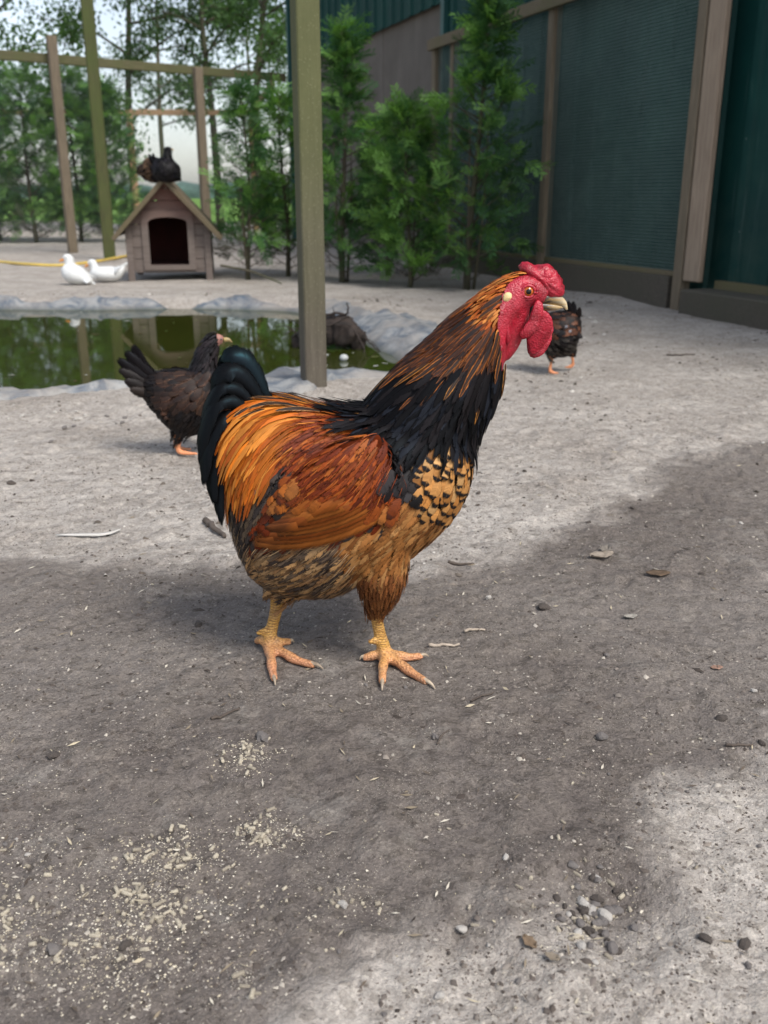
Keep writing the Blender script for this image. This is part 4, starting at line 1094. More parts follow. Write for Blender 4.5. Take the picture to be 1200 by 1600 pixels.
# ---------------------------------------------------------------- hens and ducks
def hen(name, label, Yc, base_px, rows, limbs, flow, zones, tails, legs, mats=None, group=None, voxel=.004, cat='hen', extra=None, beak=None, eye=None, dark=BK, leg_mat=None, zoff=0.0, under=None, skin=None):
    s = Yc / F
    root = empty(name, (P(base_px[0], base_px[1], Yc)[0], Yc, zoff), label, cat, group)
    tb = [torso(rows, Yc)] + [limb(q, Yc) for q in limbs]
    for q in legs: tb.append(limb(q, Yc, 10, 22))
    bd = Bird(root, remeshed(name + '_body', tb, voxel, 4), Yc, flow)
    leg_lab = np.zeros(len(bd.v), bool)
    if legs:
        ly = min(q[2][1] for q in legs)
        leg_lab = bd.vy > ly
        bd.taken |= leg_lab
    face = np.zeros(len(bd.v), bool)
    if extra is not None:
        face = in_poly(extra[0], bd.vx, bd.vy); bd.taken |= face
    for z in zones:
        bd.zone(z[0], z[1], z[2] * s, z[3] * s, z[4] * s, z[5], z[6], **z[7])
    if under is not None: bd.under[:] = under[:3]
    bd.finish([skin or M_UNDER, extra[1] if extra else M_UNDER, leg_mat or M_HENLEG], lambda b: np.where(leg_lab, 2, np.where(face, 1, 0)))
    for pts_, wd, dy, c_, m_ in tails:
        n_ = len(pts_)
        pts = [P(x, y, Yc) + np.array([0, dy * (i / (n_ - 1)), 0]) for i, (x, y) in enumerate(pts_)]
        free_feather('tail_feather', root, pts, wd * s, c_, fringe=.2, nside=(0, -1 if dy <= 0 else 1, .2), mat=m_, cup=.3, S=10)
    if beak:
        v, f = limb(beak[0], Yc, 10, 10); obj('beak', mesh('beak', np.array(v) - bd.loc, f), beak[1], root)
    if eye:
        for sg in (-1, 1):
            bm = bmesh.new(); bmesh.ops.create_uvsphere(bm, u_segments=10, v_segments=8, radius=eye[2] * s); me = bpy.data.meshes.new('eye'); bm.to_mesh(me); bm.free()
            p = P(eye[0], eye[1], Yc) + np.array([0, sg * eye[3] * s, 0])
            obj('eye', me, M_PUPIL, root, tuple(p - bd.loc))
    return root
M_HENLEG = plain('hen_leg', srgb(214, 140, 96), .6, .3, 90, .4, .001)
M_PALEFACE = plain('hen_face', srgb(150, 104, 92), .6, .3, 120, .4, .001)
M_ORANGE = plain('duck_bill', srgb(226, 150, 70), .5, .15, 80, .2, .001)
DB1, DB2, DB3 = srgb(30, 25, 24), srgb(22, 19, 20), srgb(40, 32, 28)
BR1, BR2 = srgb(74, 50, 38), srgb(58, 41, 33)
hen('hen', 'dark brown hen at the pond edge, half hidden behind the rooster tail', 2.30, (285, 708),
    [(226, 592, 620, 9), (245, 584, 646, 22), (268, 580, 668, 33), (297, 580, 676, 37), (322, 584, 668, 33), (342, 596, 642, 18)],
    [[(318, 605, 27, 24), (320, 568, 18, 15), (326, 545, 14, 12), (337, 531, 10.5, 9.5), (349, 531, 6, 6)]],
    [(340, 540, -.8, .6), (325, 560, -.4, .9), (325, 600, -.6, .8), (300, 600, -.9, .5), (260, 600, -1, .1), (235, 600, -1, -.3), (280, 640, -.8, .5), (270, 660, -.4, .9), (320, 650, -.5, .8)],
    [('neck_plumage', [(305, 515), (338, 515), (341, 540), (345, 580), (300, 580), (308, 545)], 4.5, 16, 7, 'lance', [DB2, srgb(30, 27, 30), srgb(40, 34, 36)], dict(h0=.001, h1=.004, fringe=.4)),
     ('wing_plumage', [(262, 588), (345, 575), (345, 632), (300, 634), (255, 628)], 7.5, 22, 15, 'round', [BR1, BR2, srgb(88, 62, 46)], dict(stk=(.6, 1), h0=.003, h1=.005, fringe=.3)),
     ('body_fluff', [(200, 500), (370, 500), (370, 690), (200, 690)], 6, 22, 10, 'fluff', [DB1, DB2, DB3], dict(h0=.001, h1=.006, fringe=.9, jit=.25))],
    [([(255, 600), (225, 575), (198, 545)], 26, -.02, DB2, M_FEAB), ([(255, 600), (222, 572), (205, 538)], 26, .01, DB2, M_FEAB), ([(255, 605), (220, 585), (188, 556)], 26, -.03, DB2, M_FEAB),
     ([(255, 608), (222, 592), (190, 572)], 24, -.035, DB1, M_FEA), ([(255, 612), (225, 602), (200, 588)], 24, -.04, DB1, M_FEA), ([(258, 618), (232, 612), (208, 602)], 22, -.04, DB3, M_FEA), ([(255, 605), (222, 585), (192, 560)], 26, .03, DB2, M_FEAB),
     ([(318, 612), (285, 620), (256, 632)], 20, -.062, BR2, M_FEA), ([(318, 622), (285, 632), (258, 640)], 18, -.06, BR1, M_FEA), ([(318, 630), (290, 640), (262, 646)], 16, -.058, BR2, M_FEA)],
    [[(292, 655, 16, 15, -.02), (285, 676, 9, 9, -.02), (282, 684, 4.6, 4.6, -.02), (279, 696, 4, 4, -.02), (279, 705, 4.5, 4.5, -.02), (292, 708, 4, 4, -.025), (310, 709, 2, 2, -.025)],
     [(283, 655, 16, 15, .03), (277, 676, 8, 8, .03), (275, 684, 4.4, 4.4, .03), (274, 692, 4, 4, .03), (276, 699, 4.2, 4.2, .03), (288, 701, 3, 3, .03), (300, 702, 2, 2, .03)]],
    extra=([(340, 522), (372, 520), (372, 540), (341, 541)], M_PALEFACE), beak=([(350, 531, 4, 3.6), (357, 531, 3, 2.6), (363, 535, .8, .8)], M_HORN), eye=(347, 529, 1.6, 7))
hen('hen', 'small dark hen with white wing feathers, seen behind the rooster beak', 3.45, (875, 580),
    [(836, 504, 530, 8), (850, 494, 546, 20), (873, 489, 556, 26), (893, 492, 550, 22), (904, 502, 526, 9)],
    [[(848, 515, 18, 15), (838, 492, 12, 10), (832, 474, 9, 8), (824, 466, 7, 7), (814, 467, 4, 4)]],
    [(840, 490, .5, .9), (860, 500, 1, .3), (885, 510, .9, -.2), (870, 540, .8, .5), (850, 530, .4, .9)],
    [('wing_plumage', [(848, 492), (895, 488), (900, 520), (850, 522)], 5, 15, 10, 'round', [BR2, DB1, DB2, srgb(120, 76, 54)], dict(stk=(.3, .9), h0=.003, h1=.005)),
     ('body_fluff', [(800, 440), (930, 440), (930, 560), (800, 560)], 4.5, 14, 8, 'fluff', [srgb(50, 46, 42), DB2, srgb(70, 64, 58), DB1], dict(h0=.001, h1=.006, fringe=.8, jit=.25))],
    [([(888, 505), (892, 488), (886, 468)], 11, -.01, DB2, M_FEAB), ([(888, 505), (897, 488), (896, 470)], 11, .01, DB2, M_FEAB), ([(890, 508), (902, 494), (904, 478)], 11, -.02, DB1, M_FEAB), ([(888, 505), (890, 490), (880, 474)], 10, .02, DB2, M_FEAB),
     ([(862, 520), (876, 519), (888, 512)], 7, -.078, srgb(205, 205, 208), M_FEA), ([(858, 513), (872, 512), (882, 505)], 7, -.076, srgb(190, 190, 195), M_FEA), ([(878, 512), (893, 516), (904, 525)], 13, -.072, DB1, M_FEA)],
    [[(862, 543, 11, 10, -.02), (862, 556, 6, 6, -.02), (862, 561, 3.2, 3.2, -.02), (860, 572, 2.8, 2.8, -.02), (859, 580, 3.2, 3.2, -.02), (864, 582, 3, 3, -.03), (874, 583, 1.5, 1.5, -.03)],
     [(888, 540, 11, 10, .03), (893, 551, 6, 6, .03), (894, 556, 3.2, 3.2, .03), (895, 564, 2.8, 2.8, .03), (895, 571, 3, 3, .03), (890, 573, 3, 3, .03), (882, 574, 1.5, 1.5, .03)]],
    extra=([(805, 455), (826, 455), (826, 480), (805, 480)], M_PALEFACE), beak=([(814, 467, 3, 3), (809, 468, 2, 2), (805, 470, .7, .7)], M_HORN), eye=(820, 464, 1.3, 6), voxel=.005)

M_WHITE = plain('white_down', srgb(208, 209, 207), .9, .06, 60, .25, .003)
# ---- white ducks resting by the dog house
WH1, WH2 = srgb(216, 217, 216), srgb(204, 205, 203)
hen('duck', 'white duck sitting upright nearest the yellow hose', 7.05, (120, 443),
    [(97, 418, 432, 5), (104, 413, 440, 15), (116, 412, 444, 19), (128, 417, 445, 17), (139, 428, 444, 10), (145, 437, 443, 4)],
    [[(110, 425, 11, 11), (109, 412, 7.5, 7.5), (108, 405, 7, 6.5), (104, 403, 6, 5.5), (100, 405, 4, 4)]],
    [(100, 410, .1, 1), (110, 420, .6, .8), (130, 430, .9, .5)],
    [],
    [([(118, 418), (132, 430), (146, 440)], 9, -.09, WH1, M_FEAW), ([(118, 424), (132, 434), (144, 441)], 8, -.1, WH1, M_FEAW), ([(122, 418), (134, 428), (147, 437)], 8, .06, WH1, M_FEAW), ([(128, 436), (140, 441), (150, 444)], 6, 0, WH2, M_FEAW)],
    [], beak=([(100, 405.5, 2.2, 2.8), (96.5, 406.5, 1.8, 2.8), (93, 408, 1.1, 2.4)], M_ORANGE), eye=(104, 402, .8, 5.2), voxel=.007, skin=M_WHITE, group='white ducks', under=WH2, cat='duck')
hen('duck', 'white duck lying against the dog house wall with tail to it', 7.30, (165, 438),
    [(141, 424, 432, 5), (148, 419, 437, 13), (160, 416, 440, 17), (175, 416, 440, 16), (187, 418, 436, 10), (195, 414, 424, 4)],
    [[(150, 425, 8, 8), (147, 416, 6, 6), (145, 411, 6, 5.5), (142, 411, 5.2, 5), (138, 413, 3.5, 3.5)]],
    [(145, 412, .2, 1), (160, 425, 1, .1), (185, 425, 1, -.1)],
    [],
    [([(160, 420), (178, 421), (194, 416)], 8, -.08, WH1, M_FEAW), ([(160, 426), (176, 427), (190, 421)], 8, -.085, WH2, M_FEAW), ([(178, 420), (190, 416), (199, 410)], 5, .02, WH2, M_FEAW)],
    [], beak=([(138.5, 413.5, 2.2, 2.8), (135.5, 415, 1.8, 2.6), (133, 417, 1, 2.2)], M_ORANGE), eye=(142, 410, .8, 4.8), voxel=.007, skin=M_WHITE, group='white ducks', under=WH2, cat='duck')
# ---- hens on the ridge of the dog house
hen('hen', 'black hen sitting on the dog house ridge with neck stretched up', 7.32, (262, 283),
    [(241, 255, 278, 5), (248, 248, 282, 13), (259, 247, 284, 16), (270, 251, 283, 15), (280, 260, 281, 8)],
    [[(264, 258, 9, 8), (262, 248, 6, 6), (262, 240, 5, 5), (263, 234, 5, 4.6), (267, 233, 3.2, 3)]],
    [(262, 245, 0, 1), (270, 260, .3, .9), (250, 260, -.3, .9)],
    [('black_plumage', [(230, 225), (290, 225), (290, 290), (230, 290)], 3, 9, 5, 'round', [BK, srgb(30, 27, 32), DB2], dict(h0=.001, h1=.006, fringe=.4))],
    [([(256, 262), (268, 268), (281, 279)], 9, -.075, BK, M_FEAB), ([(256, 258), (268, 262), (281, 272)], 8, -.078, DB2, M_FEAB), ([(262, 270), (274, 276), (284, 283)], 8, 0, BK, M_FEAB), ([(246, 262), (238, 252), (232, 240)], 8, .0, BK, M_FEAB), ([(246, 262), (240, 250), (237, 238)], 7, .03, BK, M_FEAB)],
    [], beak=([(267.5, 233, 1.8, 1.8), (272, 234.5, .5, .5)], M_HORN), voxel=.008, group='hens on the dog house', zoff=.70, under=BK)
hen('hen', 'brown breasted hen bending its head down on the dog house ridge', 7.42, (235, 283),
    [(221, 258, 276, 7), (228, 250, 282, 13), (238, 246, 284, 15), (248, 248, 284, 13), (256, 255, 278, 6)],
    [[(230, 262, 9, 9), (222, 264, 6, 6), (217, 269, 4.4, 4.4), (214, 272, 3.2, 3)]],
    [(225, 262, .6, -.5), (240, 262, .8, .4)],
    [('brown_plumage', [(205, 240), (231, 240), (231, 290), (205, 290)], 3, 9, 5, 'round', [srgb(92, 70, 52), srgb(70, 54, 42), srgb(108, 86, 64)], dict(h0=.001, h1=.006, fringe=.4, stk=.3)),
     ('black_plumage', [(228, 235), (262, 235), (262, 292), (228, 292)], 3, 9, 5, 'round', [DB2, srgb(36, 32, 34)], dict(h0=.001, h1=.006, fringe=.4))],
    [([(240, 258), (250, 266), (258, 276)], 9, -.07, DB2, M_FEAB)],
    [], beak=([(214, 272.5, 1.6, 1.6), (211.5, 274.5, .5, .5)], M_HORN), voxel=.012, group='hens on the dog house', zoff=.70, under=DB2)

# ---------------------------------------------------------------- dog house
t = NT('dog_house_boards')
co = t.co()
g = t.noise(t.scale(co, (1.2, 12, 14)), 5, 6, .6, .3)
c = t.mix(t.rng(g, .3, .7), srgb(90, 80, 74), srgb(110, 99, 92))
zc = t.n('SeparateXYZ'); t.l(co, zc.inputs[0])
c = t.mix(t.math('MULTIPLY', t.rng(zc.outputs[2], .38, .6), t.rng(t.noise(co, 5, 4), .3, .6, .3, .9)), c, srgb(112, 74, 64))
c = t.mix(t.rng(t.noise(co, 9, 5), .55, .72, 0, .4), c, srgb(96, 84, 80))
M_DOG = t.done(t.bsdf(c, .85, t.bump(g, .3, .002)))
M_DOGR = wood('dog_house_roof', srgb(108, 94, 78), srgb(78, 66, 54), srgb(92, 84, 54), 1)
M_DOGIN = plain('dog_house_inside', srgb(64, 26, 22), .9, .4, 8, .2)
dp = G(268, 440)
DH = empty('dog_house', (dp[0], dp[1], 0), 'small brown wooden dog house with pitched roof and arched doorway', 'dog house')
DH.rotation_euler[2] = math.radians(9)
HW, ZB, ZE, ZA, DEP = .315, .085, .40, .735, .72        # half width, floor, eaves, apex, depth
def dpart(name, mb, mat, par=None, smooth=False): return obj(name, mb.mesh(name, smooth), mat, par or DH)
def slab_xz(poly, y0, y1):
    n = len(poly)
    v = [(x, y0, z) for x, z in poly] + [(x, y1, z) for x, z in poly]
    f = [tuple(range(n)), tuple(range(2 * n - 1, n - 1, -1))] + [(i, n + i, n + (i + 1) % n, (i + 1) % n) for i in range(n)]
    return MB().add(v, f)
DW, DZ0, DZ1 = .145, .125, .475      # door half width, sill and crown
rows_z = [ZB, .17, .255, .34, .425, .51, .595, .68, ZA]
for i in range(len(rows_z) - 1):
    z0, z1 = rows_z[i] + .0025, rows_z[i + 1] - .0025
    hw = lambda z: HW if z <= ZE else HW * max(0, (ZA - z) / (ZA - ZE))
    ys = .0 + .003 * (i % 2)
    if z1 < .52:
        for sg in (-1, 1):
            e = DW + .008
            pl = [(sg * e, z0), (sg * hw(z0), z0)] + ([(sg * HW, ZE)] if z0 < ZE < z1 else []) + [(sg * hw(z1), z1), (sg * e, z1)]
            if abs(pl[1][0]) > e: dpart('plank', slab_xz(pl if sg > 0 else pl[::-1], ys, ys + .018), M_DOG)
        if z1 > DZ1: pass
    else:
        pl = [(-hw(z0), z0), (hw(z0), z0), (hw(z1), z1), (-hw(z1), z1)]
        dpart('plank', slab_xz(pl, ys, ys + .018), M_DOG)
# door surround with a low arch
def arc(hw_, z_s, z_c, n=11): return [(hw_ * math.cos(a), z_s + (z_c - z_s) * math.sin(a)) for a in np.linspace(0, math.pi, n)]
inn = [(DW, DZ0)] + arc(DW, .435, DZ1) + [(-DW, DZ0)]
out_ = [(DW + .05, DZ0 - .04)] + [(x * (DW + .05) / DW, max(.435, z) if abs(x) > .999 * DW else .52 + .0 * z) for x, z in arc(DW, .435, DZ1)] + [(-DW - .05, DZ0 - .04)]
out_[1] = (DW + .05, .44); out_[-2] = (-DW - .05, .44)
n_ = len(inn)
v = []; f = []
for y in (-.016, .022):
    v += [(x, y, z) for x, z in inn] + [(x, y, z) for x, z in out_]
for i in range(n_ - 1):
    f += [(i, i + 1, n_ + i + 1, n_ + i), (2 * n_ + i + 1, 2 * n_ + i, 3 * n_ + i, 3 * n_ + i + 1), (i, 2 * n_ + i, 2 * n_ + i + 1, i + 1), (n_ + i + 1, 3 * n_ + i + 1, 3 * n_ + i, n_ + i)]
dpart('door_surround', MB().add(v, f), M_DOG)
dpart('sill_board', MB().box((0, -.004, .105), (2 * DW + .098, .03, .04), None, .004), M_DOG)
for sg in (-1, 1):
    dpart('corner_board', MB().box((sg * (HW - .022), -.009, .21), (.05, .018, .42), None, .003), M_DOG)
    dpart('corner_board', MB().box((sg * (HW - .022), DEP - .01, .20), (.05, .02, .40), None, .003), M_DOG)
    for i in range(4):
        dpart('plank', MB().box((sg * (HW - .009 + .002 * (i % 2)), DEP / 2 + .008, ZB + .04 + i * .08), (.016, DEP - .05, .076), None, .002), M_DOG)
    sl = math.hypot(HW + .085, (HW + .085) * (ZA - ZE) / HW)
    ang = math.atan2(ZA - ZE, HW)
    ax = np.array([[math.cos(ang) * sg, 0, -math.sin(ang)], [0, 1, 0], [math.sin(ang) * sg, 0, math.cos(ang)]])
    mid = np.array([0, DEP / 2 - .02, ZA + .022]) + ax[0] * sl / 2
    for k in range(5):
        w_ = (DEP + .16) / 5
        dpart('roof_board', MB().box(mid + np.array([0, -(DEP + .16) / 2 + w_ * (k + .5), .0015 * (k % 2)]), (sl, w_ - .004, .018), ax, .002), M_DOGR)
    dpart('barge_board', MB().box(mid + np.array([0, -(DEP + .16) / 2 - .009, -.014]) , (sl, .016, .034), ax, .003), M_DOGR)
dpart('ridge_cap', MB().box((0, DEP / 2 - .02, ZA + .036), (.06, DEP + .19, .02), None, .006), M_DOGR)
bk_ = [(-HW + .02, ZB), (HW - .02, ZB), (HW - .02, ZE), (0, ZA - .02), (-HW + .02, ZE)]
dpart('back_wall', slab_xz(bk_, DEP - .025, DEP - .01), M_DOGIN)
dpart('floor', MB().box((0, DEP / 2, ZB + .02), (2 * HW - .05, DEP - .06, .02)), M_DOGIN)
dpart('front_rail', MB().box((0, .009, ZB - .0), (2 * HW - .1, .018, .03), None, .003), M_DOG)

# ---- hose
hp = [G(-180, 402), G(-60, 405), G(0, 410), G(45, 415), G(95, 416), G(150, 412), G(200, 402)]
hp = [q + np.array([0, 0, gz1(q[0], q[1]) + .014]) for q in hp]
c_ = np.array(hp[0]); hose = empty('garden_hose', (c_[0], c_[1], 0), 'yellow garden hose with red end lying behind the ducks', 'hose'); hl = np.array(hose.location)
v, f = tube_vf(spline(hp, 50)[14:] - hl, .014, 10); obj('hose', mesh('hose', v, f), plain('yellow_hose', srgb(206, 176, 82), .5, .2, 20, .1), hose)
v, f = tube_vf(spline(hp, 50)[4:15] - hl, .018, 10); obj('hose_end', mesh('hose_end', v, f), plain('red_hose', srgb(168, 48, 40), .5, .2, 20, .1), hose)

# ---- wet log with roots lying in the pond, an egg-white float beside it
lg = P(528, 532, 4.3); lg[2] = -.01
M_LOG = wood('wet_log', srgb(60, 48, 41), srgb(18, 15, 13), None, 0)
LG = empty('sunken_log', (lg[0], lg[1], 0), 'dark wet log with roots lying in the pond right of the post', 'log'); ll = np.array([lg[0], lg[1], 0])
ax_ = spline([(-.20, .05, -.02), (-.1, .02, .03), (0, 0, .05), (.07, -.02, .02), (.10, -.02, -.05)], 26)
v, f = tube_vf(ax_, np.interp(np.linspace(0, 1, 26), [0, .3, .75, 1], [.035, .062, .06, .03]), 22)
v = np.array(v); v += .022 * fbm(v[:, 0] * 30, v[:, 1] * 30, v[:, 2] * 30, oct=3, seed=4)[:, None] * np.array([.6, 1, 1])
obj('trunk', mesh('trunk', v, f), M_LOG, LG)
for pts, r in (([(-.16, -.07, .02), (-.05, -.1, .07), (.06, -.08, .12)], .007), ([(.02, -.04, .10), (.05, -.04, .13), (.045, -.04, .17)], .006), ([(.08, -.02, .07), (.14, -.05, .0), (.2, -.1, -.04)], .005), ([(.06, -.05, .08), (.11, -.1, .0), (.13, -.14, -.05)], .005), ([(-.1, -.02, .1), (0, -.03, .125), (.07, -.02, .1)], .008)):
    q = spline(pts, 14) + rng.normal(0, .002, (14, 3)); v, f = tube_vf(q, np.linspace(r, r * .5, 14), 7); obj('root', mesh('root', v, f), M_LOG, LG)
for _ in range(26):
    a0 = np.array([random.uniform(-.2, .1), random.uniform(-.05, .03), random.uniform(.0, .07)]); dd = rng.normal(0, 1, 3); dd[2] = abs(dd[2]) * .5 - .15; dd /= np.linalg.norm(dd)
    q = spline([a0, a0 + dd * .06 + rng.normal(0, .01, 3), a0 + dd * random.uniform(.09, .17) + np.array([0, 0, -.02])], 7); v, f = tube_vf(q, np.linspace(.0035, .0012, 7), 5); obj('root', mesh('root', v, f), M_LOG, LG)
fb = P(537, 552, 3.95); fb[2] = WZ + .012
bm = bmesh.new(); bmesh.ops.create_uvsphere(bm, u_segments=18, v_segments=12, radius=.015); me = bpy.data.meshes.new('egg')
for q in bm.verts: q.co.x *= 1.25 * (1 + 3 * q.co.x); 
bm.to_mesh(me); bm.free(); me.polygons.foreach_set('use_smooth', np.ones(len(me.polygons), bool))
tag(obj('egg', me, plain('egg_shell', srgb(176, 178, 176), .5, .1, 60, .1), None, tuple(fb)), 'white egg floating on the pond in front of the dark log', 'egg')
# ================================================================ vegetation
def leaf_material(name, tr=.35, rough=.6):
    t = NT(name)
    c = t.mix(t.rng(t.noise(t.co(), 60, 3), .3, .7, 0, .35), t.attr('lcol'), (.0, .0, .0, 1))
    s = t.bsdf(c, rough, Specular_IOR_Level=.25)
    tl = t.n('BsdfTranslucent'); t.l(t.mix(1, t.attr('lcol'), (1.3, 1.5, .6, 1), 'MULTIPLY'), tl.inputs[0])
    mx = t.n('MixShader'); mx.inputs[0].default_value = tr; t.l(s, mx.inputs[1]); t.l(tl.outputs[0], mx.inputs[2])
    return t.done(mx.outputs[0])
M_FROND = leaf_material('conifer_frond', .3)
M_LEAF = leaf_material('tree_leaf', .4)
M_BARK = wood('bark', srgb(84, 72, 60), srgb(48, 41, 35), srgb(70, 76, 50), 2)
M_TWIG = wood('dead_twig', srgb(100, 88, 78), srgb(60, 52, 46), None, 2)

def frond_template(seed, n=7):
    r = random.Random(seed); V = []; Fq = []
    def kite(a, b, w):
        d = b - a; s_ = np.array([-d[1], d[0], 0]); s_ /= np.linalg.norm(s_) + 1e-9
        k = len(V); m_ = a * .55 + b * .45
        V.extend([a, m_ + s_ * w, b, m_ - s_ * w]); Fq.append((k, k + 1, k + 2, k + 3))
    kite(np.array([0, 0, 0.]), np.array([1, 0, -.12]), .022)
    for i in range(n):
        x = .12 + .8 * i / n
        for sg in (-1, 1):
            L = .42 * (1 - x * .62) * r.uniform(.75, 1.15); a = math.radians(r.uniform(32, 50))
            p = np.array([x, 0, -.12 * x * x]); q = p + np.array([math.cos(a) * L, sg * math.sin(a) * L, r.uniform(-.09, .05)])
            kite(p, q, .026)
            for f_ in (.45, .75):
                p2 = p + (q - p) * f_; b2 = a + math.radians(r.choice((-26, 26))); L2 = L * .42 * (1.2 - f_)
                kite(p2, p2 + np.array([math.cos(b2) * L2, sg * math.sin(b2) * L2, 0]), .022)
    return np.array(V), np.array(Fq)
FT = [frond_template(i) for i in range(4)]

def scatter(name, T, pos, fw, up, size, col, root, mat):
    """many copies of small templates as one crown mesh; T index per copy"""
    Vs = []; Fs = []; Cs = []; base = 0
    fw = fw / (np.linalg.norm(fw, axis=1)[:, None] + 1e-9)
    sd_ = np.cross(up, fw); sd_ /= np.linalg.norm(sd_, axis=1)[:, None] + 1e-9
    u2 = np.cross(fw, sd_)
    tid = rng.integers(0, len(T), len(pos))
    for k, (tv, tf) in enumerate(T):
        m_ = np.nonzero(tid == k)[0]
        if not len(m_): continue
        v = pos[m_, None] + size[m_, None, None] * (tv[None, :, 0:1] * fw[m_, None] + tv[None, :, 1:2] * sd_[m_, None] + tv[None, :, 2:3] * u2[m_, None])
        Vs.append(v.reshape(-1, 3)); n = len(tv)
        Fs.append((tf[None] + (base + np.arange(len(m_)) * n)[:, None, None]).reshape(-1, 4)); base += len(m_) * n
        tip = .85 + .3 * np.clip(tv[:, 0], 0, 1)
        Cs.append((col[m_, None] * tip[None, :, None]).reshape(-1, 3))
    me = mesh(name, np.vstack(Vs), np.vstack(Fs), smooth=False, lcol=np.vstack(Cs))
    return obj(name, me, mat, root)

def conifer(label, x, y, h, r, nf, bright=.3, bare=.25, top=.0, fsize=(.12, .22), group='young conifers beside the pond', lean=(0, 0), dense=1.0, leader=False, stems=1):
    z0 = gz1(x, y)
    root = empty('conifer', (x, y, z0), label, 'conifer', group)
    tp = np.array([(lean[0] * k ** 1.4 + .02 * math.sin(k * 5 + x * 7), lean[1] * k + .02 * math.cos(k * 4 + y * 3), h * k - .03) for k in np.linspace(0, 1, 14)])
    v, f = tube_vf(tp, np.linspace(.022 * h / 1.5, .004, 14), 9); obj('trunk', mesh('trunk', v, f), M_BARK, root)
    nb = int(58 * dense * h / 1.5)
    br = MB(); dead = MB(); pos = []; fw = []; up = []; sz = []; col = []
    per = max(3, nf // nb)
    for i in range(nb):
        k = bare * .35 + (1 - bare * .35) * ((i + random.random()) / nb)
        z = k * h * .97
        p0 = np.array([np.interp(z / h, np.linspace(0, 1, 14), tp[:, 0]), np.interp(z / h, np.linspace(0, 1, 14), tp[:, 1]), z])
        a = i * 2.4 + random.uniform(-.5, .5)
        prof = np.interp(k, [0, .15, .35, .6, .8, .93, 1], [.75, 1, 1, .78, .48 + top * .1, .25, .12]) if not leader else np.interp(k, [0, .1, .3, .5, .64, .72, 1], [.75, 1, 1, .9, .62, .16, .07])
        L = r * prof * random.uniform(.7, 1.25)
        out = np.array([math.cos(a), math.sin(a), 0])
        pts = spline([p0, p0 + out * L * .45 + np.array([0, 0, L * .22]), p0 + out * L * .95 + np.array([0, 0, L * random.uniform(.35, .8)])], 6)
        live = k > bare or random.random() < .35 * (k / bare)
        (br if live else dead).tube(pts, np.linspace(.006, .0018, 6) * (h / 1.6) ** .5, 5)
        if not live:
            for _ in range(5):
                q = pts[random.randint(2, 5)]; dd = out * .6 + rng.normal(0, .6, 3); dd /= np.linalg.norm(dd)
                dead.tube([q, q + dd * random.uniform(.05, .13), q + dd * .16 + np.array([0, 0, -.02])], [.0022, .0015, .0008], 4)
        n_here = per if live else max(2, per // 3)
        for _ in range(n_here):
            s_ = random.uniform(.25, 1.0) ** .8
            q = np.array([np.interp(s_, np.linspace(0, 1, 6), pts[:, j]) for j in range(3)]) + rng.normal(0, .022 * r / .3, 3)
            dd = out * random.uniform(.5, 1) + np.array([0, 0, random.uniform(-.15, .8)]) + rng.normal(0, .42, 3)
            pos.append(q); fw.append(dd); up.append(np.array([random.gauss(0, .6), random.gauss(0, .6), .8]))
            sz.append(random.uniform(*fsize) * (.7 + .5 * s_))
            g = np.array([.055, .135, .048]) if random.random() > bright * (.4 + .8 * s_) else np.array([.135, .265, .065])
            if not live: g = np.array([.10, .10, .085])
            col.append(g * random.uniform(.7, 1.35))
    if top:
        for j in range(int(26 * top)):
            k = random.uniform(.72, 1.0); z = k * h
            p0 = np.array([np.interp(k, np.linspace(0, 1, 14), tp[:, 0]), np.interp(k, np.linspace(0, 1, 14), tp[:, 1]), z])
            a = random.uniform(0, 6.28)
            pos.append(p0); fw.append(np.array([math.cos(a), math.sin(a), random.uniform(.3, 1.0)])); up.append(rng.normal(0, 1, 3)); sz.append(random.uniform(.12, .2)); col.append(np.array([.05, .13, .04]) * random.uniform(.8, 1.3))
    for j in range(stems - 1):
        a = random.uniform(0, 6.28); e = np.array([math.cos(a), math.sin(a), 0]) * r * random.uniform(.25, .5)
        st_ = spline([e * .3, e * .8 + np.array([0, 0, h * .25]), e + np.array([0, 0, h * .55])], 8)
        v, f = tube_vf(st_, np.linspace(.012, .003, 8), 7); obj('trunk', mesh('trunk', v, f), M_BARK, root)
    tag(obj('branches', br.mesh('branches', True), M_BARK, root), kind='stuff')
    if dead.v: tag(obj('dead_branches', dead.mesh('dead_branches', True), M_TWIG, root), kind='stuff')
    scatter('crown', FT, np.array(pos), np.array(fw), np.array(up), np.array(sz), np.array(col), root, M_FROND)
    return root
conifer('slim conifer growing right beside the dog house wall', -1.06, 7.62, 1.38, .25, 400, .4, .14, .3, stems=3)
conifer('thin conifer behind the mossy post, second right of the dog house', -.80, 7.9, 1.42, .22, 340, .55, .10, .3, stems=3)
conifer('tall dark conifer just right of the mossy post', -.30, 7.35, 1.80, .24, 580, .35, .10, .4, stems=3, leader=True)
conifer('low bright green conifer between two taller ones', .17, 6.95, 1.22, .24, 600, .75, .06, .1, stems=3)
conifer('wide conifer with tall thin leader against the netting', .60, 6.75, 1.92, .31, 680, .5, .08, .5, lean=(.06, 0), stems=3, leader=True)
conifer('small conifer filling the gap behind the bright green one', .02, 8.1, 1.25, .24, 300, .25, .15, .1, stems=2)
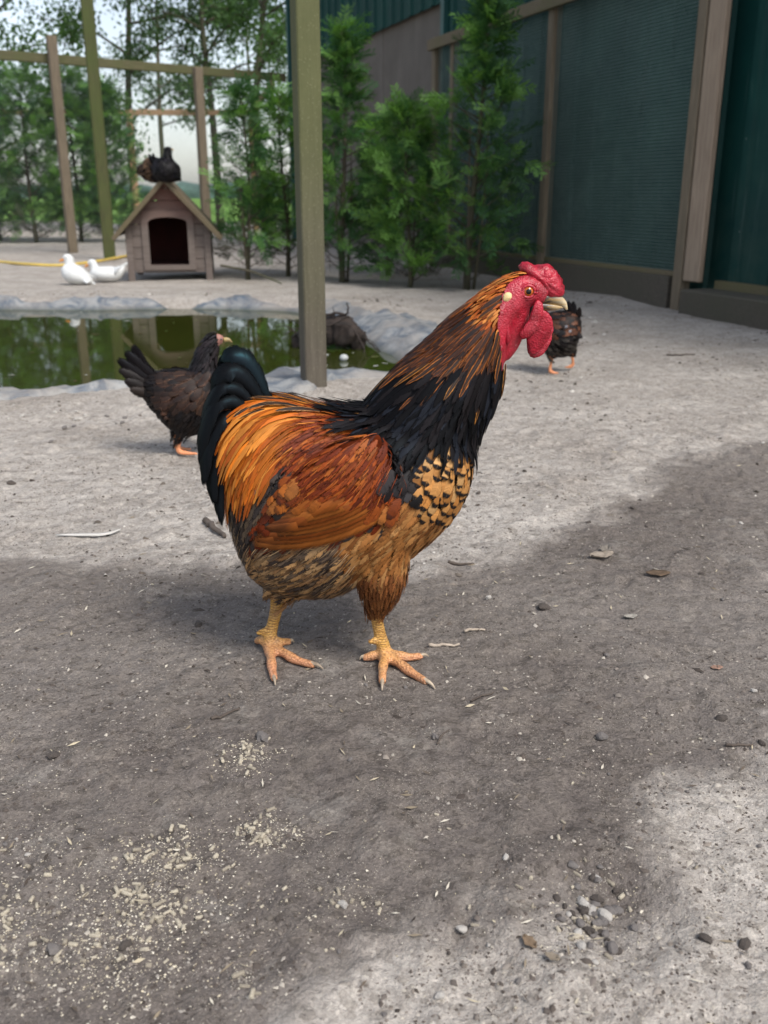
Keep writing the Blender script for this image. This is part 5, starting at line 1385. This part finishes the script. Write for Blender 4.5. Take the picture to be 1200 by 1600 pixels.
for x, y, h, r, lb in ((-5.75, 14.6, 2.2, .5, 'leftmost of the big dark conifers behind the fence'), (-5.0, 14.0, 2.3, .5, 'big dark conifer just left of the brown fence post'), (-4.45, 14.3, 2.35, .46, 'big dark conifer between the fence post and the green pole'), (-3.95, 14.2, 2.15, .42, 'big dark conifer right behind the tall green pole')):
    conifer(lb, x, y, h, r, 950, .5, .06, .2, (.16, .28), 'big conifers behind the fence', dense=1.1)

def leaf_tpl(bend):
    return np.array([(0, 0, 0), (.5, .26, .03), (1, 0, bend), (.5, -.26, .03)]), np.array([(0, 1, 2, 3)])
LT = [leaf_tpl(b) for b in (-.1, .1, -.25)]
def tree(name, label, x, y, h, spread, nl, leaf=.09, zlow=.22, cols=((.06, .12, .045), (.09, .17, .06), (.11, .19, .08)), trunk=.09, group='trees beyond the fences', cat='tree', limbs=16):
    root = empty(name, (x, y, 0), label, cat, group)
    tp = spline([(0, 0, -.1), (random.uniform(-.1, .1), random.uniform(-.1, .1), h * .3), (random.uniform(-.25, .25), random.uniform(-.2, .2), h * .65), (random.uniform(-.3, .3), 0, h)], 16)
    tm = MB().tube(tp, np.linspace(trunk, trunk * .2, 16), 9)
    ends = []
    for i in range(limbs):
        k = zlow + (.95 - zlow) * (i + random.random()) / limbs
        p0 = np.array([np.interp(k, np.linspace(0, 1, 16), tp[:, j]) for j in range(3)])
        a = i * 2.4 + random.uniform(-.6, .6); L = spread * np.interp(k, [0, .3, .7, 1], [.8, 1, .8, .35]) * random.uniform(.6, 1.15)
        d = np.array([math.cos(a), math.sin(a), random.uniform(.1, .7)])
        q = spline([p0, p0 + d * L * .5, p0 + d * L * np.array([1, 1, .8]) + np.array([0, 0, -.1 * L])], 8)
        tm.tube(q, np.linspace(trunk * .33, .006, 8), 6)
        for m_ in range(5):
            s_ = q[random.randint(2, 7)]; dd = d + rng.normal(0, .8, 3); dd /= np.linalg.norm(dd)
            e = s_ + dd * random.uniform(.25, .6) * L * .6
            tm.tube([s_, (s_ + e) / 2 + rng.normal(0, .03, 3), e], [.012, .008, .004], 5)
            ends.append((s_, e))
    obj('trunk', tm.mesh('trunk', True), M_BARK, root)
    pos = np.empty((nl, 3))
    cl = rng.integers(0, len(ends), nl); u = rng.uniform(0, 1.15, nl)
    A = np.array([e[0] for e in ends]); Bq = np.array([e[1] for e in ends])
    pos = A[cl] + (Bq[cl] - A[cl]) * u[:, None] + rng.normal(0, .11 * spread ** .5, (nl, 3))
    fw = rng.normal(0, 1, (nl, 3)); fw[:, 2] -= .6
    c = np.array(cols)[rng.integers(0, len(cols), nl)] * rng.uniform(.7, 1.3, nl)[:, None]
    scatter('crown', LT, pos, fw, rng.normal(0, 1, (nl, 3)) + np.array([0, 0, 1.2]), rng.uniform(.7, 1.3, nl) * leaf, c, root, M_LEAF)
    return root
DK = ((.05, .095, .045), (.07, .125, .06), (.085, .145, .07))
tree('leafy_tree', 'large leafy tree filling the top left corner of the view', -7.2, 17.6, 7.0, 2.8, 17000, .10, .18)
tree('leafy_tree', 'leafy tree rising just left of the green pole', -5.2, 20.5, 7.5, 2.3, 10500, .10, .3, DK)
tree('leafy_tree', 'open crowned tree above the dog house', -3.3, 19.8, 6.5, 1.9, 4200, .09, .42, DK)
tree('leafy_tree', 'tall tree with drooping leaves left of the mossy post', -2.1, 17.4, 6.5, 1.8, 8500, .09, .34)
tree('leafy_tree', 'slender tree nearest the barn corner', -1.7, 22.0, 6.5, 1.6, 3400, .09, .36, DK)
tree('leafy_tree', 'distant tree seen between the green pole and the dog house', -6.6, 30.0, 9, 2.6, 3000, .12, .3, DK)
tree('leafy_tree', 'distant tree far behind the ridge of the dog house', -4.6, 36.0, 9, 2.6, 2200, .13, .36, DK)
tree('leafy_tree', 'distant tree at the left edge of the view', -11.5, 24.0, 8, 3.0, 11000, .13, .15, DK)
YG = ((.09, .17, .035), (.12, .20, .05), (.06, .13, .03))
tree('shrub', 'light green shrub at the left edge behind the fence', -5.9, 13.9, 1.7, .6, 3000, .07, .1, YG, .02, 'shrubs behind the fence', 'shrub', 12)
tree('shrub', 'light green shrub left of the big conifers', -6.6, 15.2, 2.0, .7, 3000, .07, .1, YG, .02, 'shrubs behind the fence', 'shrub', 12)
tree('shrub', 'low yellow green shrub seen right of the dog house roof', -2.0, 15.4, .8, .4, 1500, .06, .1, YG, .015, 'shrubs behind the fence', 'shrub', 10)
tree('shrub', 'low shrub behind the slim conifers by the mossy post', -1.5, 14.6, .9, .4, 1500, .06, .1, YG, .015, 'shrubs behind the fence', 'shrub', 10)
# a dark dead branch between the conifers
q = spline([P(345, 415, 7.2), P(395, 425, 7.15), P(440, 443, 7.1)], 12); bq = q[0].copy(); bq[2] = 0
v, f = tube_vf(q - bq, np.linspace(.010, .006, 12), 7)
tag(obj('dead_branch', mesh('dead_branch', v, f), M_BARK, None, tuple(bq)), 'dark dead branch lying under the slim conifer by the dog house', 'branch')
# ================================================================ litter on the ground
def chunk(seed, ax=(1, .8, .55), rough=.28, sub=1):
    bm = bmesh.new(); bmesh.ops.create_icosphere(bm, subdivisions=sub, radius=1.0)
    me = bpy.data.meshes.new('pebble')
    for v in bm.verts:
        d = 1 + rough * float(vnoise(np.array([v.co.x * 1.7 + seed]), np.array([v.co.y * 1.7]), np.array([v.co.z * 1.7]), seed=seed)[0])
        v.co = Vector((v.co.x * ax[0] * d, v.co.y * ax[1] * d, v.co.z * ax[2] * d))
    bm.to_mesh(me); bm.free()
    return me
def pellet_mesh(seed):
    n = 8; L = 1.0; v = []
    for k_, (x, r) in enumerate(((-1, .78), (-.93, 1), (-.3, 1.02), (.35, .98), (.94, 1), (1, .75))):
        for i in range(n):
            a = i * 2 * math.pi / n
            rr = r * (1 + .10 * float(_hash(np.int64(i), np.int64(k_), np.int64(seed), 5) - .5))
            v.append((x * L, rr * .52 * math.cos(a), rr * .52 * math.sin(a)))
    f = [(k_ * n + i, k_ * n + (i + 1) % n, (k_ + 1) * n + (i + 1) % n, (k_ + 1) * n + i) for k_ in range(5) for i in range(n)]
    f += [tuple(range(n - 1, -1, -1)), tuple(range(5 * n, 6 * n))]
    return mesh('pellet', v, f)
M_PELLET = plain('feed_pellet', srgb(198, 188, 168), .95, .22, 400, .6, .002, col2=srgb(158, 146, 126))
M_STONE = [plain('grey_stone', srgb(112, 106, 102), .9, .3, 150, .5, .002), plain('pale_stone', srgb(176, 170, 162), .9, .25, 150, .5, .002), plain('dark_clod', srgb(84, 76, 70), .95, .3, 200, .7, .002), plain('white_stone', srgb(206, 204, 200), .8, .15, 100, .4, .002)]
PM = [pellet_mesh(i) for i in range(5)]
M_PELLET2 = plain('dusty_pellet', srgb(168, 158, 140), .95, .25, 400, .6, .002, col2=srgb(126, 116, 102))
for k_, m_ in enumerate(PM): m_.materials.append(M_PELLET2 if k_ % 3 == 0 else M_PELLET)
placed = 0
def pellet(p, s, label, group):
    o = bpy.data.objects.new('feed_pellet', random.choice(PM)); COL.objects.link(o)
    o.location = (p[0], p[1], gz1(p[0], p[1]) + s * random.uniform(.05, .45))
    o.scale = (s * random.choice((.5, .65, .8, .95, 1.1, 1.4)), s * random.uniform(.8, 1.15), s)
    o.rotation_euler = (random.uniform(0, 6), random.gauss(0, .15), random.uniform(0, 6.28))
    tag(o, label, 'feed pellet', group)
CL = [((385, 1186), (22, 12), 26, 'pale feed pellet in the heap just below the rooster feet'), ((262, 1335), (36, 20), 46, 'pale feed pellet in the curved row left of centre'),
      ((415, 1298), (25, 12), 32, 'pale feed pellet in the round heap below centre'), ((235, 1415), (38, 20), 46, 'pale feed pellet in the crumbly band at lower left'),
      ((115, 1480), (60, 18), 18, 'pale feed pellet in the heap near the lower left corner'), ((8, 1450), (10, 22), 9, 'pale feed pellet at the left edge of the view'), ((380, 1532), (12, 10), 4, 'pale feed pellet in the trio near the bottom'),
      ((548, 1415), (26, 14), 8, 'pale feed pellet in the small group right of centre'), ((930, 1420), (40, 42), 30, 'pale feed pellet in the scratched hollow at lower right'), ((60, 1390), (60, 40), 20, 'pale feed pellet scattered at the left')]
for (cx, cy), (sx, sy), n, lb in CL:
    for _ in range(n):
        p = G(cx + random.gauss(0, sx), cy + random.gauss(0, sy)); pellet(p, random.uniform(.0027, .0041), lb, lb.replace('pale feed pellet', 'feed pellets'))
for _ in range(46):
    p = G(random.uniform(0, 1150), random.uniform(1090, 1590)); pellet(p, random.uniform(.0017, .0030), 'single pale feed pellet lying loose on the soil', 'loose feed pellets')

# crumbs and grit too small to count
def dust(name, pts, size, mats, cols, label, cat):
    n = len(pts)
    o8 = np.array([(1, 0, -.3), (0, 1, -.3), (-1, 0, -.3), (0, -1, -.3), (.25, .1, .8), (-.3, -.1, .7)], float)
    f8 = np.array([(0, 1, 4), (1, 5, 4), (1, 2, 5), (2, 3, 5), (3, 4, 5), (3, 0, 4)])
    z = gz(pts[:, 0], pts[:, 1])
    sc = size[:, None, None] * rng.uniform(.45, 1.3, (n, 6, 1)) * np.array([1, 1, .7])
    a = rng.uniform(0, 6.28, n); ca, sa = np.cos(a), np.sin(a)
    st = rng.uniform(1, 1.9, n)
    v = o8[None] * sc
    x = v[..., 0] * st[:, None]; y = v[..., 1]
    V = np.stack([x * ca[:, None] - y * sa[:, None] + pts[:, None, 0], x * sa[:, None] + y * ca[:, None] + pts[:, None, 1], v[..., 2] + z[:, None] + size[:, None] * .25], -1).reshape(-1, 3)
    Fq = (f8[None] + (np.arange(n) * 6)[:, None, None]).reshape(-1, 3)
    c = np.array(cols)[rng.integers(0, len(cols), n)][:, :3] * rng.uniform(.7, 1.25, n)[:, None]
    t = tag(obj(name, mesh(name, V, Fq, smooth=False, lcol=np.repeat(c, 6, 0)), mats), label, cat, kind='stuff')
    return t
t = NT('grit'); M_GRIT = t.done(t.bsdf(t.attr('lcol'), .95, Specular_IOR_Level=.15))
pts = []; size = []
for (cx, cy), (sx, sy), n, lb in CL:
    for _ in range(n * 15):
        p = G(cx + random.gauss(0, sx * 1.5), cy + random.gauss(0, sy * 1.4)); pts.append(p[:2]); size.append(abs(random.gauss(0, .00042)) + .00025)
for cx, cy, sx, sy, n in ((160, 1500, 110, 40, 800), (200, 1400, 120, 60, 500), (60, 1330, 70, 60, 250), (480, 1380, 160, 60, 250), (180, 1545, 40, 30, 150)):
    for _ in range(n):
        p = G(random.gauss(cx, sx), random.gauss(cy, sy)); pts.append(p[:2]); size.append(abs(random.gauss(0, .00045)) + .00025)
pts = np.array(pts); dust('feed_crumbs', pts, np.array(size), M_GRIT, [srgb(200, 190, 168), srgb(184, 172, 148), srgb(212, 204, 186)], 'pale feed crumbs strewn over the darker soil', 'crumbs')
N = 70000
yy = .45 + (rng.uniform(0, 1, N) ** 1.5) * 3.2; xx = rng.uniform(-1, 1, N) * (yy * .5 + .15)
keep = (pond_sd(xx, yy) > .25) & (vnoise(xx * 6, yy * 6, seed=55) + .6 * vnoise(xx * 21, yy * 21, seed=56) > -.45)
pts = np.c_[xx, yy][keep]
dust('grit', pts, (np.abs(rng.normal(0, .0008, len(pts))) + .0004) * np.where(rng.uniform(0, 1, len(pts)) < .03, 2.4, 1), M_GRIT, [srgb(128, 120, 112), srgb(98, 90, 84), srgb(150, 143, 134), srgb(72, 65, 60), srgb(116, 108, 100), srgb(108, 100, 94), srgb(90, 82, 76), srgb(84, 76, 70), srgb(124, 115, 106), srgb(168, 160, 148)], 'fine grit and soil crumbs over the yard', 'grit')
N = 5200     # bark chips and litter on the paler ground farther off
yy = 1.45 + (rng.uniform(0, 1, N) ** 1.2) * 5.0; xx = rng.uniform(-1, 1, N) * (yy * .5 + .1)
keep = (pond_sd(xx, yy) > .28) & (vnoise(xx * 3, yy * 3, seed=57) + .5 * vnoise(xx * 9, yy * 9, seed=58) > -.2) & ((xx - WALL_A[0]) * WN[0] + (yy - WALL_A[1]) * WN[1] > .12)
pts = np.c_[xx, yy][keep]
dust('ground_litter', pts, (np.abs(rng.normal(0, .0020, len(pts))) + .0010) * (.5 + .3 * pts[:, 1]), M_GRIT, [srgb(74, 66, 60), srgb(58, 52, 46), srgb(96, 88, 80), srgb(190, 184, 175), srgb(110, 100, 90), srgb(150, 142, 132)], 'dark bark chips and litter on the paler ground', 'litter')
# chaff: short straw-like slivers
N = 1100
yy = .5 + (rng.uniform(0, 1, N) ** 1.3) * 4.5; xx = rng.uniform(-1, 1, N) * (yy * .5 + .1)
ok = pond_sd(xx, yy) > .3; xx, yy = xx[ok], yy[ok]; n = len(xx)
a = rng.uniform(0, 6.28, n); L = rng.uniform(.002, .007, n) * (1 + .3 * yy); wd = rng.uniform(.0005, .0012, n) * (1 + .3 * yy)
d = np.c_[np.cos(a), np.sin(a)]; s_ = np.c_[-np.sin(a), np.cos(a)]
zz_ = gz(xx, yy) + .0016
q = np.stack([np.c_[xx, yy] - d * L[:, None], np.c_[xx, yy] + s_ * wd[:, None], np.c_[xx, yy] + d * L[:, None], np.c_[xx, yy] - s_ * wd[:, None]], 1)
zt = zz_[:, None] + np.array([0, .0008, .0012, 0])[None] + rng.uniform(0, .002, (n, 4))
V = np.concatenate([q, zt[..., None]], 2).reshape(-1, 3); Fq = np.arange(4 * n).reshape(-1, 4)
c = np.array([srgb(176, 164, 140), srgb(130, 118, 100), srgb(92, 82, 72), srgb(70, 62, 56), srgb(190, 182, 166)])[rng.integers(0, 5, n)][:, :3]
tag(obj('chaff', mesh('chaff', V, Fq, smooth=False, lcol=np.repeat(c, 4, 0)), M_GRIT), 'slivers of straw and bark strewn over the yard', 'chaff', kind='stuff')

# scum and leaf bits on the water, pale ones standing in for reflected white dots
N = 420
xx = rng.uniform(-3.2, .1, N); yy = rng.uniform(3.2, 5.8, N)
ok = (pond_sd(xx, yy) < -.04) & (np.hypot(xx - fb[0], yy - fb[1]) > .12) & ((vnoise(xx * 2.5, yy * 2.5, seed=91) > -.1) | (pond_sd(xx, yy) > -.16)); xx, yy = xx[ok], yy[ok]; n = len(xx)
a = rng.uniform(0, 6.28, n); L = np.abs(rng.normal(0, .007, n)) + .003
an = np.linspace(0, 2 * math.pi, 6, endpoint=False)
rr = L[:, None] * rng.uniform(.5, 1.2, (n, 6)) * (1 + .5 * np.cos(2 * (an[None] - a[:, None])))
V = np.stack([xx[:, None] + rr * np.cos(an), yy[:, None] + rr * np.sin(an), np.full((n, 6), WZ + .0025)], -1).reshape(-1, 3)
c = np.array([srgb(150, 152, 140), srgb(96, 100, 60), srgb(180, 180, 174), srgb(84, 74, 52)])[rng.integers(0, 4, n)][:, :3]
tag(obj('pond_specks', mesh('pond_specks', V, np.arange(6 * n).reshape(-1, 6), smooth=False, lcol=np.repeat(c, 6, 0)), M_GRIT), 'small floating bits on the pond, pale ones standing in for reflected dots', 'scum', kind='stuff')
# countable stones
SM = [chunk(i, (1, random.uniform(.65, .9), random.uniform(.5, .7)), .34, 2) for i in range(7)]
def stone(px_, py_, size_px, kind, label, group=None, name='pebble'):
    p = G(px_, py_); dep = p[1] * math.cos(TH) + H * math.sin(TH)
    s = size_px / 2 * dep / F
    me = random.choice(SM).copy(); me.materials.clear(); me.materials.append(M_STONE[kind])
    o = obj(name, me, None, None, (p[0], p[1], gz1(p[0], p[1]) + s * .32)); o.scale = (s, s, s)
    o.rotation_euler = (random.gauss(0, .2), random.gauss(0, .2), random.uniform(0, 6.28))
    return tag(o, label, 'pebble', group)
for x, y, s, k, lb in ((410, 1158, 26, 0, 'lumpy grey stone just above the feed heap below the rooster'), (85, 1185, 22, 2, 'dark clod lying alone at the left'), (940, 1150, 22, 0, 'round grey pebble right of centre'), (850, 952, 20, 2, 'dark pebble right of the rooster'), (1102, 1473, 22, 2, 'flat dark stone left of the pair at lower right'),
                       (1163, 1474, 22, 2, 'dark stone right of the pair at lower right'), (722, 1450, 17, 1, 'white angular chip on the pale soil edge'), (688, 1554, 18, 1, 'pale flat chip near the bottom edge'), (85, 1480, 26, 0, 'grey stone beside the feed heap at lower left'), (195, 1475, 22, 2, 'brown stone among the crumbs at lower left'),
                       (958, 1468, 26, 0, 'grey stone at the lower rim of the scratched hollow'), (912, 1400, 22, 1, 'whitish stone in the middle of the scratched hollow'), (945, 1415, 26, 1, 'pale stone right in the scratched hollow'), (680, 1158, 14, 0, 'small grey pebble with a twig below the right foot'), (790, 1345, 12, 1, 'tiny pale pebble right of centre below'),
                       (1127, 1126, 18, 2, 'dark pebble near the right edge'), (1190, 1165, 14, 2, 'dark pebble at the right edge beside the twig'), (310, 975, 16, 2, 'small dark clod left of the rooster rear foot'), (18, 757, 14, 2, 'brown clod at the left edge beyond the dark patch'), (536, 1418, 18, 1, 'pale lump in the small pellet group'), (640, 660, 14, 1, 'pale pebble under the breast line far behind'), (1170, 1505, 14, 0, 'grey pebble low at the right edge'), (930, 1505, 12, 1, 'pale pebble below the scratched hollow')):
    stone(x, y, s, k, lb)
for _ in range(44):
    stone(random.gauss(932, 30), random.gauss(1425, 30), random.uniform(8, 22), random.choice((0, 0, 1, 2, 0)), 'small stone among the rubble in the scratched hollow', 'stones in the scratched hollow')
for _ in range(70):
    y = random.uniform(660, 1580); stone(random.uniform(0, 1200), y, random.uniform(4, 9) * (.5 + y / 1600), random.choice((0, 1, 2, 2, 0)), 'small loose pebble scattered on the yard soil', 'loose pebbles on the yard')
for _ in range(26):
    stone(random.uniform(0, 300), random.uniform(645, 672), random.uniform(5, 10), random.choice((0, 1, 1)), 'pale pebble along the near edge of the pond liner', 'pebbles along the liner')
# twigs
M_STRAW = plain('dry_twig', srgb(170, 156, 140), .9, .3, 60, .4, .001)
M_DTWIG = plain('dark_twig', srgb(84, 74, 66), .9, .3, 60, .4, .001)
def twig(pts, r_px, mat, label, taper=.6):
    q = np.array([G(x, y) for x, y in pts]); q = spline(q, 12); q[:, 2] = gz(q[:, 0], q[:, 1])
    dep = q[0, 1] * math.cos(TH) + .2; r = r_px / 2 * dep / F
    q[:, 2] += r * .8 + .001; q += rng.normal(0, r * .25, q.shape)
    b = np.array([q[0, 0], q[0, 1], 0]); v, f = tube_vf(q - b, np.linspace(r, r * taper, 12), 7)
    tag(obj('twig', mesh('twig', v, f), mat, None, tuple(b)), label, 'twig')
for pts, r, m_, lb in (([(670, 1019), (692, 1016), (717, 1013)], 6, M_STRAW, 'pale straight twig right of the rooster front foot'), ([(322, 818), (335, 830), (352, 842)], 11, M_DTWIG, 'thick dark stick behind the rooster rump'), ([(700, 880), (720, 882), (740, 882)], 5, M_DTWIG, 'dark twig at the edge of the dark patch by the breast'),
                       ([(1133, 1168), (1150, 1171), (1175, 1168)], 5, M_DTWIG, 'dark twig lying near the right edge'), ([(725, 992), (742, 990), (758, 990)], 5, M_STRAW, 'short pale twig right of the longer one'), ([(330, 1130), (355, 1122), (375, 1112)], 6, M_DTWIG, 'dark bark sliver above the grey lumpy stone'),
                       ([(735, 1098), (750, 1097), (772, 1092)], 4, M_DTWIG, 'thin dark twig below the pale straight one'), ([(1040, 563), (1060, 564), (1085, 562)], 3, M_DTWIG, 'thin twig on the bare ground near the barn'), ([(683, 1168), (692, 1155), (702, 1146)], 3, M_DTWIG, 'thin stem leaning on the small grey pebble')):
    twig(pts, r, m_, lb)
# leaves and a shed feather
def leaf(px_, py_, L_px, ang, col, label, curl=.25, wf=.32):
    p = G(px_, py_); dep = p[1] * math.cos(TH) + .2; L = L_px * dep / F
    V = []; Fq = []
    S = 9
    for i in range(S):
        t_ = i / (S - 1); wd = wf * L * math.sin(math.pi * (.04 + .93 * t_)) ** .8
        for j in (-1, -.5, 0, .5, 1):
            V.append(((t_ - .5) * L, j * wd * (1 + .1 * math.sin(i * 2.3 + j)), curl * L * (abs(j) ** 1.5 * .45 + (t_ - .5) ** 2 * .9) + .002 + .0006 * math.sin(i * 1.7 + j * 3)))
    for i in range(S - 1):
        for j in range(4): Fq.append((i * 5 + j, i * 5 + j + 1, i * 5 + 6 + j, i * 5 + 5 + j))
    o = obj('fallen_leaf', mesh('fallen_leaf', V, Fq), plain('dry_leaf', col, .8, .35, 150, .6, .002), None, (p[0], p[1], gz1(p[0], p[1])))
    o.rotation_euler[2] = ang
    md = o.modifiers.new('thickness', 'SOLIDIFY'); md.thickness = .0005
    return tag(o, label, 'leaf')
leaf(827, 1481, 30, -1.0, srgb(126, 106, 84), 'curled brown leaf below the dark patch at lower right', .4)
leaf(862, 1508, 24, -.5, srgb(134, 122, 106), 'small torn leaf right of the curled brown leaf', .5)
leaf(1028, 900, 38, 0, srgb(92, 74, 56), 'flat brown leaf on the darker soil at right', .1)
leaf(940, 874, 40, .3, srgb(146, 134, 120), 'pale dry leaf on the darker soil left of the brown one', .3)
leaf(945, 866, 26, 1.0, srgb(124, 116, 106), 'grey dry leaf lying over the pale one', .4)
leaf(985, 968, 22, .2, srgb(156, 150, 140), 'whitish scrap of leaf right of the dark pebble', .3)
leaf(1120, 1043, 20, .1, srgb(150, 118, 100), 'reddish leaf scrap near the right edge', .1)
p0 = [G(88, 839), G(130, 840), G(165, 838), G(192, 831)]
root_f = empty('shed_feather', tuple(p0[0]), 'long white shed feather lying at the edge of the dark patch', 'feather')
free_feather('vane', root_f, [q + np.array([0, 0, gz1(q[0], q[1]) + .006]) for q in p0], .012, srgb(196, 192, 184), fringe=.1, nside=(0, -.3, 1), S=12)
